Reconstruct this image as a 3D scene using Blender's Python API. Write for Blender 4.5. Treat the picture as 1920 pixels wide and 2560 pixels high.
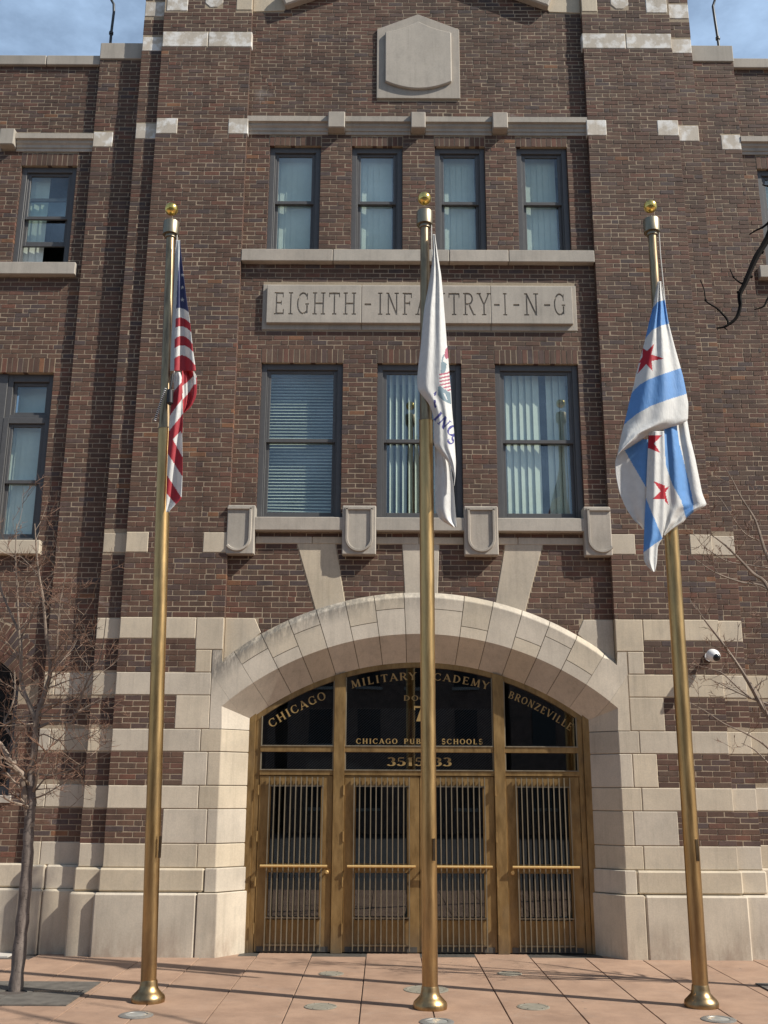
import bpy, bmesh, math, random
import numpy as np
from mathutils import Vector, Matrix
for o in list(bpy.data.objects): bpy.data.objects.remove(o)
S = bpy.context.scene
COL = S.collection
R = random.Random(7)
PI = math.pi
rad = math.radians

# ------------------------------------------------------------------ camera
FPX, PITCH, YAW, ROLL = 2581.0, .2659, -.001, .005      # focal length in photo pixels (photo 1920 x 2560)
CAMP = Vector((-.4527, -13.284, 1.889))
def ray(x, y):
    x -= 960; y -= 1280
    c, s = math.cos(-ROLL), math.sin(-ROLL)
    x, y = c*x - s*y, s*x + c*y
    u, v = x/FPX, -y/FPX
    cp, sp = math.cos(PITCH), math.sin(PITCH)
    vx, vy, vz = u, cp - sp*v, sp + cp*v
    cy, sy = math.cos(YAW), math.sin(YAW)
    return Vector((cy*vx + sy*vy, -sy*vx + cy*vy, vz))
def onY(x, y, Y):                                       # a point at depth Y
    d = ray(x, y); return CAMP + d*((Y - CAMP.y)/d.y)
cam = bpy.data.cameras.new('camera'); co = bpy.data.objects.new('camera', cam); COL.objects.link(co)
fw = ray(960, 1280).normalized(); rt = (ray(961, 1280) - ray(960, 1280)).normalized(); up = rt.cross(fw)
M = Matrix((rt, up, -fw)).transposed().to_4x4(); M.translation = CAMP
co.matrix_world = M
cam.sensor_fit = 'VERTICAL'; cam.sensor_height = 36; cam.sensor_width = 27
cam.lens = 36*FPX/2560; cam.clip_start = .05; cam.clip_end = 500
S.camera = co
S.render.resolution_x, S.render.resolution_y = 768, 1024

# ------------------------------------------------------------------ light
CLX = 1.3
SUN = Vector((2.42, -1.0, 2.45)).normalized()
w = bpy.data.worlds.new('World'); S.world = w; w.use_nodes = True
nt = w.node_tree; nt.nodes.clear()
def wn(t): return nt.nodes.new(t)
sky = wn('ShaderNodeTexSky'); sky.sky_type = 'NISHITA'; sky.sun_disc = False
sky.sun_elevation = math.asin(SUN.z); sky.sun_rotation = math.atan2(SUN.x, SUN.y)
sky.air_density = 1.0; sky.dust_density = 1.2; sky.ozone_density = 1.2
tc = wn('ShaderNodeTexCoord'); mp = wn('ShaderNodeMapping'); mp.inputs['Scale'].default_value = (1.6, 1.6, 3.4); mp.inputs['Location'].default_value = (CLX, 0, 0)
nz = wn('ShaderNodeTexNoise'); nz.inputs['Scale'].default_value = 2.3; nz.inputs['Detail'].default_value = 7; nz.inputs['Roughness'].default_value = .6
cr = wn('ShaderNodeValToRGB'); cr.color_ramp.elements[0].position = .42; cr.color_ramp.elements[1].position = .72
cr.color_ramp.elements[0].color = (.05, .05, .05, 1); cr.color_ramp.elements[1].color = (.62, .62, .62, 1)
mx = wn('ShaderNodeMix'); mx.data_type = 'RGBA'; mx.inputs['B'].default_value = (9.6, 13.3, 18.4, 1)
bg = wn('ShaderNodeBackground'); bg.inputs['Strength'].default_value = .062
wo = wn('ShaderNodeOutputWorld')
L = nt.links
L.new(tc.outputs['Generated'], mp.inputs['Vector']); L.new(mp.outputs[0], nz.inputs['Vector']); L.new(nz.outputs['Fac'], cr.inputs[0])
L.new(cr.outputs[0], mx.inputs['Factor']); L.new(sky.outputs[0], mx.inputs['A']); L.new(mx.outputs['Result'], bg.inputs[0]); L.new(bg.outputs[0], wo.inputs[0])
sl = bpy.data.lights.new('sun', 'SUN'); sl.energy = 5.0; sl.angle = rad(.55); sl.color = (1, .95, .86)
so = bpy.data.objects.new('sun', sl); COL.objects.link(so); so.rotation_euler = (-SUN).to_track_quat('-Z', 'Y').to_euler(); so.location = SUN*40
S.view_settings.view_transform = 'Standard'; S.view_settings.look = 'None'; S.view_settings.exposure = 0.3; S.view_settings.gamma = 1
S.render.engine = 'CYCLES'

# ------------------------------------------------------------------ materials
def new_mat(name):
    m = bpy.data.materials.new(name); m.use_nodes = True
    n = m.node_tree; b = n.nodes['Principled BSDF']
    return m, n, b
def N(n, t, **kw):
    x = n.nodes.new(t)
    for k, v in kw.items(): setattr(x, k, v)
    return x
def noise(n, scale, detail=4, rough=.6, coord='Object', sc=None):
    t = N(n, 'ShaderNodeTexCoord'); z = N(n, 'ShaderNodeTexNoise')
    z.inputs['Scale'].default_value = scale; z.inputs['Detail'].default_value = detail; z.inputs['Roughness'].default_value = rough
    src = t.outputs[coord]
    if coord == 'World':
        pass
    if sc:
        q = N(n, 'ShaderNodeMapping'); q.inputs['Scale'].default_value = sc; n.links.new(src, q.inputs['Vector']); src = q.outputs[0]
    n.links.new(src, z.inputs['Vector']); return z
def wnoise(n, scale, detail=4, rough=.6, sc=None):
    g = N(n, 'ShaderNodeNewGeometry'); z = N(n, 'ShaderNodeTexNoise')
    z.inputs['Scale'].default_value = scale; z.inputs['Detail'].default_value = detail; z.inputs['Roughness'].default_value = rough
    src = g.outputs['Position']
    if sc:
        q = N(n, 'ShaderNodeMapping'); q.inputs['Scale'].default_value = sc; n.links.new(src, q.inputs['Vector']); src = q.outputs[0]
    n.links.new(src, z.inputs['Vector']); return z
def ramp(n, src, stops, interp='LINEAR'):
    r = N(n, 'ShaderNodeValToRGB'); e = r.color_ramp; e.interpolation = interp
    while len(e.elements) > 1: e.elements.remove(e.elements[0])
    e.elements[0].position = stops[0][0]; e.elements[0].color = (*stops[0][1], 1)
    for p, c in stops[1:]:
        k = e.elements.new(p); k.color = (*c, 1)
    n.links.new(src, r.inputs[0]); return r.outputs[0]
def mixc(n, a, b, f, mode='MIX'):
    m = N(n, 'ShaderNodeMix', data_type='RGBA', blend_type=mode)
    for sock, v in (('A', a), ('B', b)):
        if isinstance(v, tuple): m.inputs[sock].default_value = (*v, 1)
        else: n.links.new(v, m.inputs[sock])
    if isinstance(f, (int, float)): m.inputs['Factor'].default_value = f
    else: n.links.new(f, m.inputs['Factor'])
    return m.outputs['Result']
def bump(n, b, h, strength=.3, dist=.004):
    k = N(n, 'ShaderNodeBump'); k.inputs['Strength'].default_value = strength; k.inputs['Distance'].default_value = dist
    n.links.new(h, k.inputs['Height']); n.links.new(k.outputs[0], b.inputs['Normal'])
def g3(v): return (v, v, v)
def math_(n, op, a, b=None):
    m = N(n, 'ShaderNodeMath', operation=op)
    for i, v in enumerate((a, b)):
        if v is None: continue
        if isinstance(v, (int, float)): m.inputs[i].default_value = v
        else: n.links.new(v, m.inputs[i])
    return m.outputs[0]

def brick_mat():
    m, n, b = new_mat('fired brick')
    g = N(n, 'ShaderNodeNewGeometry'); oi = N(n, 'ShaderNodeObjectInfo')
    f = math_(n, 'FRACT', math_(n, 'ADD', g.outputs['Random Per Island'], oi.outputs['Random']))
    c = ramp(n, f, [(0, (.108, .062, .043)), (.16, (.086, .051, .037)), (.30, (.118, .069, .047)), (.44, (.092, .056, .041)), (.56, (.108, .058, .041)),
                    (.66, (.122, .062, .044)), (.74, (.100, .066, .048)), (.83, (.092, .061, .052)), (.92, (.076, .056, .053)), (.965, (.138, .064, .043)), (.992, (.185, .092, .048))], 'CONSTANT')
    c = mixc(n, c, (1.0, .93, .89), 1, 'MULTIPLY')
    z = wnoise(n, 9, 6, .7); z2 = wnoise(n, 120, 3, .6); z3 = wnoise(n, .55, 3, .55)
    c = mixc(n, c, ramp(n, z.outputs['Fac'], [(.25, g3(.72)), (.75, g3(1.25))]), .8, 'MULTIPLY')
    c = mixc(n, c, ramp(n, z2.outputs['Fac'], [(.3, g3(.6)), (.62, g3(1.2))]), .7, 'MULTIPLY')
    c = mixc(n, c, ramp(n, z3.outputs['Fac'], [(.3, g3(.8)), (.7, g3(1.18))]), 1.0, 'MULTIPLY')
    dp = wnoise(n, 1.5, 5, .7, (2.2, 2.2, .22)); c = mixc(n, c, ramp(n, dp.outputs['Fac'], [(.32, g3(.66)), (.55, g3(1.08))]), .8, 'MULTIPLY')
    # lime bloom: pale patches that lie where the wall has leached salt
    ef = wnoise(n, 1.1, 8, .72)
    c = mixc(n, c, (.42, .40, .38), ramp(n, ef.outputs['Fac'], [(.62, g3(0)), (.78, g3(.5))]))
    n.links.new(c, b.inputs['Base Color']); b.inputs['Roughness'].default_value = .82
    bump(n, b, z2.outputs['Fac'], .35, .003); return m
def mortar_mat():
    m, n, b = new_mat('lime mortar')
    z = wnoise(n, 40, 5, .7); z2 = wnoise(n, .9, 4, .6)
    c = ramp(n, z.outputs['Fac'], [(.3, (.275, .215, .150)), (.7, (.42, .335, .235))])
    c = mixc(n, c, ramp(n, z2.outputs['Fac'], [(.3, g3(.75)), (.7, g3(1.15))]), 1, 'MULTIPLY')
    n.links.new(c, b.inputs['Base Color']); b.inputs['Roughness'].default_value = .9; bump(n, b, z.outputs['Fac'], .5, .004); return m
def stone_mat(name, base, warm, stain=(.30, .27, .23), stain_amt=.35, white=0, grime=False):
    m, n, b = new_mat(name)
    oi = N(n, 'ShaderNodeObjectInfo')
    z = wnoise(n, 1.7, 5, .6); z2 = wnoise(n, 60, 4, .7); z3 = wnoise(n, 4.5, 6, .7, (1, 1, .55))
    c = mixc(n, base, warm, ramp(n, oi.outputs['Random'], [(.15, g3(0)), (.9, g3(1))]))
    c = mixc(n, c, ramp(n, z.outputs['Fac'], [(.3, g3(.86)), (.7, g3(1.1))]), 1, 'MULTIPLY')
    c = mixc(n, c, stain, math_(n, 'MULTIPLY', ramp(n, z3.outputs['Fac'], [(.5, g3(0)), (.75, g3(1))]), stain_amt))
    c = mixc(n, c, ramp(n, z2.outputs['Fac'], [(.3, g3(.9)), (.7, g3(1.07))]), 1, 'MULTIPLY')
    sp0 = N(n, 'ShaderNodeSeparateXYZ'); g0 = N(n, 'ShaderNodeNewGeometry'); n.links.new(g0.outputs['Position'], sp0.inputs[0])
    c = mixc(n, c, ramp(n, math_(n, 'FRACT', math_(n, 'MULTIPLY', oi.outputs['Random'], 7.3)), [(0, g3(.90)), (1, g3(1.06))]), 1, 'MULTIPLY')
    # splash dirt along the foot of the wall
    zd = wnoise(n, 3.0, 6, .7, (1, 1, .4)); hgt = N(n, 'ShaderNodeMapRange'); n.links.new(sp0.outputs['Z'], hgt.inputs[0]); hgt.inputs[1].default_value = .45; hgt.inputs[2].default_value = 0
    c = mixc(n, c, (.27, .20, .15), math_(n, 'MULTIPLY', math_(n, 'MULTIPLY', hgt.outputs[0], ramp(n, zd.outputs['Fac'], [(.42, g3(0)), (.62, g3(1))])), .75))
    # rain streaks
    rs = wnoise(n, 7, 5, .7, (2.0, 2.0, .12)); c = mixc(n, c, ramp(n, rs.outputs['Fac'], [(.3, g3(.82)), (.5, g3(1.02))]), .7, 'MULTIPLY')
    if white:
        z4 = wnoise(n, 5.5, 5, .6)
        c = mixc(n, c, (.80, .79, .76), ramp(n, z4.outputs['Fac'], [(.46, g3(0)), (.60, g3(white))]))
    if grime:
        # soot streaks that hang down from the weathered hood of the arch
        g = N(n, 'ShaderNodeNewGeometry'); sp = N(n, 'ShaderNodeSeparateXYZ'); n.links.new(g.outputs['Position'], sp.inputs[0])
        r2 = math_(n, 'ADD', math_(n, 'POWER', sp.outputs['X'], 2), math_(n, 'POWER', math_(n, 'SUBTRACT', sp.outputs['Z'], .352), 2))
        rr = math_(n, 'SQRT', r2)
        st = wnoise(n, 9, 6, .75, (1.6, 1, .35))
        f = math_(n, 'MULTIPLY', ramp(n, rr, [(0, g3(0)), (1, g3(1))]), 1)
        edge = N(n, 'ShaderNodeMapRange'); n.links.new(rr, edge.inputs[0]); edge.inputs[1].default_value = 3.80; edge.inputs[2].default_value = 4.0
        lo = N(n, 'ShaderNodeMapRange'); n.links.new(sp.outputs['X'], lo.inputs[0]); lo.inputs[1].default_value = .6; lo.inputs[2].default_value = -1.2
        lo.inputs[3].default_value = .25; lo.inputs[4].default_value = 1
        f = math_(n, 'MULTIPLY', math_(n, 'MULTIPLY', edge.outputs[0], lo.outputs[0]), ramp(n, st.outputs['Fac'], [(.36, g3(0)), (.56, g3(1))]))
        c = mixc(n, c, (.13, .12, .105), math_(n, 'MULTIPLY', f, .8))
    n.links.new(c, b.inputs['Base Color']); b.inputs['Roughness'].default_value = .8; bump(n, b, z2.outputs['Fac'], .25, .003); return m
def metal_mat(name, c0, c1, rough=.35, metallic=1., scale=(6, 6, 1), r2=None, dirt=0):
    m, n, b = new_mat(name)
    z = wnoise(n, 3, 6, .65, scale)
    c = ramp(n, z.outputs['Fac'], [(.3, c0), (.7, c1)])
    if dirt:                                # street grime that has dulled the foot of the metal, and scattered tarnish
        g = N(n, 'ShaderNodeNewGeometry'); sp = N(n, 'ShaderNodeSeparateXYZ'); n.links.new(g.outputs['Position'], sp.inputs[0])
        hz_ = N(n, 'ShaderNodeMapRange'); n.links.new(sp.outputs['Z'], hz_.inputs[0]); hz_.inputs[1].default_value = dirt; hz_.inputs[2].default_value = 0
        q = wnoise(n, 4, 6, .7, (1, 1, .5)); tz = wnoise(n, 1.6, 4, .7, (1, 1, .8))
        f = math_(n, 'MULTIPLY', hz_.outputs[0], ramp(n, q.outputs['Fac'], [(.3, g3(.3)), (.6, g3(1))]))
        f = math_(n, 'MAXIMUM', math_(n, 'MULTIPLY', f, .8), ramp(n, tz.outputs['Fac'], [(.55, g3(0)), (.75, g3(.4))]))
        c = mixc(n, c, (.17, .135, .095), f)
    n.links.new(c, b.inputs['Base Color']); b.inputs['Metallic'].default_value = metallic; b.inputs['Roughness'].default_value = rough
    if r2:
        rr = N(n, 'ShaderNodeMapRange'); n.links.new(z.outputs['Fac'], rr.inputs[0]); rr.inputs[3].default_value = rough; rr.inputs[4].default_value = r2; n.links.new(rr.outputs[0], b.inputs['Roughness'])
    return m
def plain(name, c, rough=.7, metallic=0., var=.12, scale=14, bmp=.1):
    m, n, b = new_mat(name); z = wnoise(n, scale, 4, .6)
    cc = mixc(n, c, ramp(n, z.outputs['Fac'], [(.3, g3(1-var)), (.7, g3(1+var))]), 1, 'MULTIPLY')
    n.links.new(cc, b.inputs['Base Color']); b.inputs['Roughness'].default_value = rough; b.inputs['Metallic'].default_value = metallic
    if bmp: bump(n, b, z.outputs['Fac'], bmp, .003)
    return m
def glass_mat(name, tint, base, rough=0.0):
    m = bpy.data.materials.new(name); m.use_nodes = True; n = m.node_tree; n.nodes.clear()
    o = N(n, 'ShaderNodeOutputMaterial'); mixs = N(n, 'ShaderNodeMixShader'); t = N(n, 'ShaderNodeBsdfTransparent'); gl = N(n, 'ShaderNodeBsdfGlossy')
    t.inputs[0].default_value = (*tint, 1); gl.inputs['Roughness'].default_value = rough; gl.inputs[0].default_value = (.92, .96, 1, 1)
    fr = N(n, 'ShaderNodeLayerWeight')
    f = math_(n, 'ADD', math_(n, 'MULTIPLY', math_(n, 'POWER', fr.outputs['Facing'], 4.), .7), base)
    z = wnoise(n, 1.3, 2, .5); bp = N(n, 'ShaderNodeBump'); bp.inputs['Strength'].default_value = .05; bp.inputs['Distance'].default_value = .01
    n.links.new(z.outputs['Fac'], bp.inputs['Height']); n.links.new(bp.outputs[0], gl.inputs['Normal'])
    n.links.new(f, mixs.inputs[0]); n.links.new(t.outputs[0], mixs.inputs[1]); n.links.new(gl.outputs[0], mixs.inputs[2]); n.links.new(mixs.outputs[0], o.inputs[0]); return m
def paving_mat():
    m, n, b = new_mat('tinted concrete')
    oi = N(n, 'ShaderNodeObjectInfo'); z = wnoise(n, 1.1, 6, .65); z2 = wnoise(n, 90, 4, .7); z3 = wnoise(n, 3.2, 7, .75)
    c = ramp(n, z.outputs['Fac'], [(.3, (.305, .190, .127)), (.7, (.36, .235, .160))])
    c = mixc(n, c, ramp(n, oi.outputs['Random'], [(0, g3(.93)), (1, g3(1.05))]), 1, 'MULTIPLY')
    c = mixc(n, c, (.30, .235, .19), ramp(n, z3.outputs['Fac'], [(.55, g3(0)), (.78, g3(.5))]))
    c = mixc(n, c, ramp(n, z2.outputs['Fac'], [(.3, g3(.85)), (.7, g3(1.1))]), 1, 'MULTIPLY')
    sp_ = N(n, 'ShaderNodeTexVoronoi'); sp_.inputs['Scale'].default_value = 5.5; g_ = N(n, 'ShaderNodeNewGeometry'); n.links.new(g_.outputs['Position'], sp_.inputs['Vector'])
    gm = wnoise(n, .8, 2, .5)
    c = mixc(n, c, (.10, .085, .07), math_(n, 'MULTIPLY', ramp(n, sp_.outputs['Distance'], [(.07, g3(.7)), (.11, g3(0))]), ramp(n, gm.outputs['Fac'], [(.5, g3(0)), (.6, g3(1))])))
    st_ = wnoise(n, 2.2, 7, .75); c = mixc(n, c, ramp(n, st_.outputs['Fac'], [(.3, g3(.78)), (.6, g3(1.05))]), .9, 'MULTIPLY')
    n.links.new(c, b.inputs['Base Color']); b.inputs['Roughness'].default_value = .85; bump(n, b, z2.outputs['Fac'], .25, .003); return m
def bark_mat(name, c0, c1):
    m, n, b = new_mat(name); z = wnoise(n, 14, 6, .7, (1, 1, .35)); z2 = wnoise(n, 26, 3, .6, (1, 1, 2.6))
    c = ramp(n, z.outputs['Fac'], [(.35, c0), (.65, c1)])
    c = mixc(n, c, (.03, .025, .022), ramp(n, z2.outputs['Fac'], [(.60, g3(0)), (.66, g3(.9))]))
    n.links.new(c, b.inputs['Base Color']); b.inputs['Roughness'].default_value = .8; bump(n, b, z.outputs['Fac'], .9, .012); return m
def cloth(name, c):
    m, n, b = new_mat(name); z = wnoise(n, 420, 2, .5); z2 = wnoise(n, 14, 4, .6)
    cc = mixc(n, c, ramp(n, z2.outputs['Fac'], [(.3, g3(.93)), (.7, g3(1.04))]), 1, 'MULTIPLY')
    n.links.new(cc, b.inputs['Base Color']); b.inputs['Roughness'].default_value = .6
    tr = N(n, 'ShaderNodeBsdfTranslucent'); n.links.new(cc, tr.inputs[0]); ms = N(n, 'ShaderNodeMixShader'); ms.inputs[0].default_value = .3
    z3 = wnoise(n, 22, 5, .65, (1.4, 1.4, .45)); bump(n, b, z3.outputs['Fac'], .5, .012)
    o = n.nodes['Material Output']; n.links.new(b.outputs[0], ms.inputs[1]); n.links.new(tr.outputs[0], ms.inputs[2]); n.links.new(ms.outputs[0], o.inputs[0]); return m

MT = dict(
    brick=brick_mat(), mortar=mortar_mat(), jointm=plain('grey joint mortar', (.15, .13, .10), .9, 0, .2, 40),
    stone=stone_mat('limestone', (.52, .455, .365), (.54, .455, .335)),
    arch=stone_mat('arch limestone', (.55, .485, .395), (.56, .48, .365), grime=True),
    patched=stone_mat('patched limestone', (.52, .46, .38), (.52, .46, .38), white=.75),
    carved=stone_mat('weathered limestone', (.40, .36, .305), (.42, .37, .31), stain=(.25, .23, .2), stain_amt=.5),
    frame=plain('grey window paint', (.082, .080, .080), .5, 0, .08),
    glass=glass_mat('window glass', (.92, .958, .935), .095), dglass=glass_mat('door glass', (.68, .69, .69), .10),
    blind=plain('blind fabric', (.75, .78, .71), .8, 0, .04), dark=plain('dark interior', (.035, .037, .04), .9),
    ceil=plain('dim ceiling', (.13, .12, .10), .9),
    bronze=metal_mat('door bronze', (.20, .120, .044), (.38, .245, .10), .38, .65, (4, 4, 1.2), .62, dirt=.35),
    bar=metal_mat('grey bronze bar', (.20, .165, .11), (.32, .27, .19), .45, .6), push=metal_mat('polished brass', (.70, .45, .17), (.82, .56, .24), .34, .55),
    pole=metal_mat('aged brass', (.43, .26, .105), (.70, .46, .20), .24, 1., (6, 6, .7), .46, dirt=1.7), ball=metal_mat('gilt ball', (.80, .56, .14), (.88, .66, .22), .22),
    cap=metal_mat('dull cap metal', (.24, .20, .14), (.36, .31, .22), .42), upper=metal_mat('tarnished brass', (.15, .11, .075), (.42, .31, .18), .26, 1., (7, 7, 1.1), .45),
    gold=plain('gold leaf lettering', (.34, .225, .085), .5, .3, .1), paving=paving_mat(), joint=plain('joint grit', (.075, .06, .05), .95, 0, .3, 60),
    asphalt=plain('asphalt', (.05, .05, .05), .9, 0, .25, 30), pale=plain('pale concrete', (.50, .46, .41), .85, 0, .1, 6),
    iron=metal_mat('cast iron', (.06, .055, .05), (.12, .11, .095), .6, .4), steel=metal_mat('brushed steel', (.22, .215, .20), (.33, .32, .30), .5, .5),
    verdigris=metal_mat('dull bronze cover', (.20, .185, .145), (.32, .29, .23), .65, .2), grate=plain('worn cast iron', (.105, .094, .080), .85, 0, .35, 8, .4), lens=plain('frosted lens', (.30, .30, .28), .3, 0, .2),
    bark=bark_mat('grey bark', (.085, .066, .056), (.20, .162, .138)), twig=plain('red brown twig', (.17, .095, .062), .75, 0, .3, 9), twigd=plain('near black bark', (.011, .009, .008), .7, 0, .3, 20),
    limb=plain('limb bark', (.22, .168, .128), .75, 0, .35, 12, .4),
    white=plain('white enamel', (.75, .74, .72), .35, 0, .04), black=plain('black acrylic', (.012, .012, .014), .12, 0, .1), rope=plain('halyard rope', (.62, .60, .55), .8, 0, .15, 60),
    rubber=plain('black rubber', (.015, .015, .016), .5), conduit=metal_mat('dark painted pipe', (.035, .04, .045), (.06, .065, .07), .45, .3),
    fwhite=cloth('white nylon', (.80, .79, .76)), fred=cloth('red nylon', (.50, .04, .055)), fblue=cloth('navy nylon', (.075, .085, .20)), fsky=cloth('sky blue nylon', (.16, .37, .72)),
    fstar=cloth('star red nylon', (.55, .012, .03)), fteal=cloth('teal print', (.22, .31, .36)), fpink=cloth('faded red print', (.50, .13, .19)), ftext=cloth('violet blue print', (.09, .09, .32)), fgrey=cloth('hem cloth', (.60, .63, .64)),
    house=plain('far brick', (.20, .14, .11), .9, 0, .3, 3), roof=plain('far roof', (.05, .05, .055), .9), trim=plain('far trim', (.4, .38, .34), .8), farglass=plain('far window glass', (.03, .035, .04), .1))

MT['twigd'].node_tree.nodes['Principled BSDF'].inputs['Specular IOR Level'].default_value = .08  # bark of one even, very dark colour, specular kept low

# ------------------------------------------------------------------ mesh helpers
class MB:
    def __init__(s): s.v = []; s.f = []; s.m = []; s.mats = []
    def mi(s, m):
        m = MT[m] if isinstance(m, str) else m
        if m not in s.mats: s.mats.append(m)
        return s.mats.index(m)
    def add(s, vs, fs, m):
        o = len(s.v); s.v += [tuple(p) for p in vs]; i = s.mi(m)
        for f in fs: s.f.append(tuple(o + k for k in f)); s.m.append(i)
    def box(s, x0, x1, y0, y1, z0, z1, m):
        v = [(x0,y0,z0),(x1,y0,z0),(x1,y1,z0),(x0,y1,z0),(x0,y0,z1),(x1,y0,z1),(x1,y1,z1),(x0,y1,z1)]
        s.add(v, [(0,3,2,1),(4,5,6,7),(0,1,5,4),(1,2,6,5),(2,3,7,6),(3,0,4,7)], m); return s
    def prism(s, poly, y0, y1, m):                 # polygon in x,z pushed along y
        n = len(poly); v = [(x, y0, z) for x, z in poly] + [(x, y1, z) for x, z in poly]
        a = sum(poly[i][0]*poly[(i+1)%n][1] - poly[(i+1)%n][0]*poly[i][1] for i in range(n))
        f = [tuple(range(n)), tuple(range(2*n-1, n-1, -1))] + [(i, i+n, (i+1)%n+n, (i+1)%n) for i in range(n)]
        if a < 0: f = [tuple(reversed(q)) for q in f]
        s.add(v, f, m); return s
    def prismz(s, poly, z0, z1, m):                # polygon in x,y pushed along z
        n = len(poly); v = [(x, y, z0) for x, y in poly] + [(x, y, z1) for x, y in poly]
        a = sum(poly[i][0]*poly[(i+1)%n][1] - poly[(i+1)%n][0]*poly[i][1] for i in range(n))
        f = [tuple(range(n-1, -1, -1)), tuple(range(n, 2*n))] + [(i, (i+1)%n, (i+1)%n+n, i+n) for i in range(n)]
        if a < 0: f = [tuple(reversed(q)) for q in f]
        s.add(v, f, m); return s
    def tube(s, pts, rs, m, n=8, caps=True):
        pts = [Vector(p) for p in pts]; k = len(pts); rings = []
        if isinstance(rs, (int, float)): rs = [rs]*k
        u = None
        for i in range(k):
            d = (pts[min(i+1, k-1)] - pts[max(i-1, 0)])
            d = d.normalized() if d.length > 1e-9 else Vector((0, 0, 1))
            if u is None: u = d.orthogonal().normalized()
            else:
                u = u - d*u.dot(d); u = u.normalized() if u.length > 1e-6 else d.orthogonal().normalized()
            q = d.cross(u)
            rings.append([pts[i] + (u*math.cos(2*PI*j/n) + q*math.sin(2*PI*j/n))*rs[i] for j in range(n)])
        v = [p for r in rings for p in r]
        f = [(i*n+j, i*n+(j+1)%n, (i+1)*n+(j+1)%n, (i+1)*n+j) for i in range(k-1) for j in range(n)]
        if caps: f += [tuple(range(n-1, -1, -1)), tuple(range((k-1)*n, k*n))]
        s.add(v, f, m); return s
    def lathe(s, prof, c, m, n=28):                # prof: (radius, z) from bottom to top
        v = [(c[0]+r*math.cos(2*PI*j/n), c[1]+r*math.sin(2*PI*j/n), c[2]+z) for r, z in prof for j in range(n)]
        k = len(prof); f = [(i*n+j, i*n+(j+1)%n, (i+1)*n+(j+1)%n, (i+1)*n+j) for i in range(k-1) for j in range(n)]
        f += [tuple(range(n-1, -1, -1)), tuple(range((k-1)*n, k*n))]
        s.add(v, f, m); return s
    def mesh(s, name):
        me = bpy.data.meshes.new(name); me.from_pydata(s.v, [], s.f)
        for m in s.mats: me.materials.append(m)
        if len(s.mats) > 1: me.polygons.foreach_set('material_index', s.m)
        me.update(); return me
    def build(s, name, parent=None, smooth=False, bevel=0, seg=1):
        me = s.mesh(name)
        if bevel:
            bm = bmesh.new(); bm.from_mesh(me); bmesh.ops.bevel(bm, geom=bm.edges[:], offset=bevel, segments=seg, affect='EDGES', profile=.5, clamp_overlap=True); bm.to_mesh(me); bm.free()
        if smooth:
            for p in me.polygons: p.use_smooth = True
            try: me.set_sharp_from_angle(angle=rad(38))
            except Exception: pass
        return link(name, me, parent)
def link(name, me, parent=None):
    o = bpy.data.objects.new(name, me); COL.objects.link(o); o.parent = parent; return o
def tag(o, label=None, cat=None, group=None, kind=None):
    if label: o['label'] = label
    if cat: o['category'] = cat
    if group: o['group'] = group
    if kind: o['kind'] = kind
    return o
def empty(name, loc=(0, 0, 0), parent=None):
    o = bpy.data.objects.new(name, None); COL.objects.link(o); o.location = loc; o.parent = parent; o.empty_display_size = .2; return o
def structure(o): o['kind'] = 'structure'; return o

# ================================================================== THE BUILDING
B = tag(empty('academy_building'), 'dark brown brick front with limestone bands, tall piers and arched bronze doorway', 'building')
YB, Y2, Y3, YW = .098, .074, .22, .30       # bay wall, first setback, second setback, wing; the piers stand at 0
XI, XO, X2, X3 = 2.53, 3.88, 4.20, 4.87
ZT = 14.5
bricks = []                                # (x0, x1, z0, z1, yfront, depth, wall)
def lay(x0, x1, z0, z1, yf, holes=(), depth=.10, course=None, wall=None, curve=None, phase=0):
    """running bond between z0 and z1; holes are rectangles, curve(z) gives blocked x intervals"""
    n = max(1, round((z1 - z0)/(course or .0702))); h = (z1 - z0)/n
    for i in range(n):
        a, b = z0 + i*h, z0 + (i+1)*h
        iv = [(x0, x1)]; cut = [(p, q) for p, q, r, s in holes if r < b - .012 and s > a + .012]
        if curve: cut += curve(a, b)
        for p, q in cut:
            nv = []
            for s, t in iv:
                if q <= s or p >= t: nv.append((s, t)); continue
                if p - s > .03: nv.append((s, p))
                if t - q > .03: nv.append((q, t))
            iv = nv
        mod = .2145
        for s, t in iv:
            off = ((i + phase) % 2)*mod/2 + R.uniform(-.012, .012)
            k = math.floor((s - off)/mod); xs = [s]
            x = off + (k+1)*mod
            while x < t - .045:
                if x > s + .045: xs.append(x + R.uniform(-.005, .005))
                x += mod
            xs.append(t); q = [xs[0]]
            for u in range(1, len(xs)):
                if xs[u] - q[-1] > .19 and R.random() < .07: q.append(q[-1] + (xs[u]-q[-1])*R.choice((.5, .5, .34)))
                q.append(xs[u])
            for u in range(len(q)-1):
                l = q[u] + (0 if u == 0 else .0047); r = q[u+1] - (0 if u == len(q)-2 else .0047)
                bricks.append((l, r, a + .0047, b - .0047, yf, depth, wall))
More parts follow.
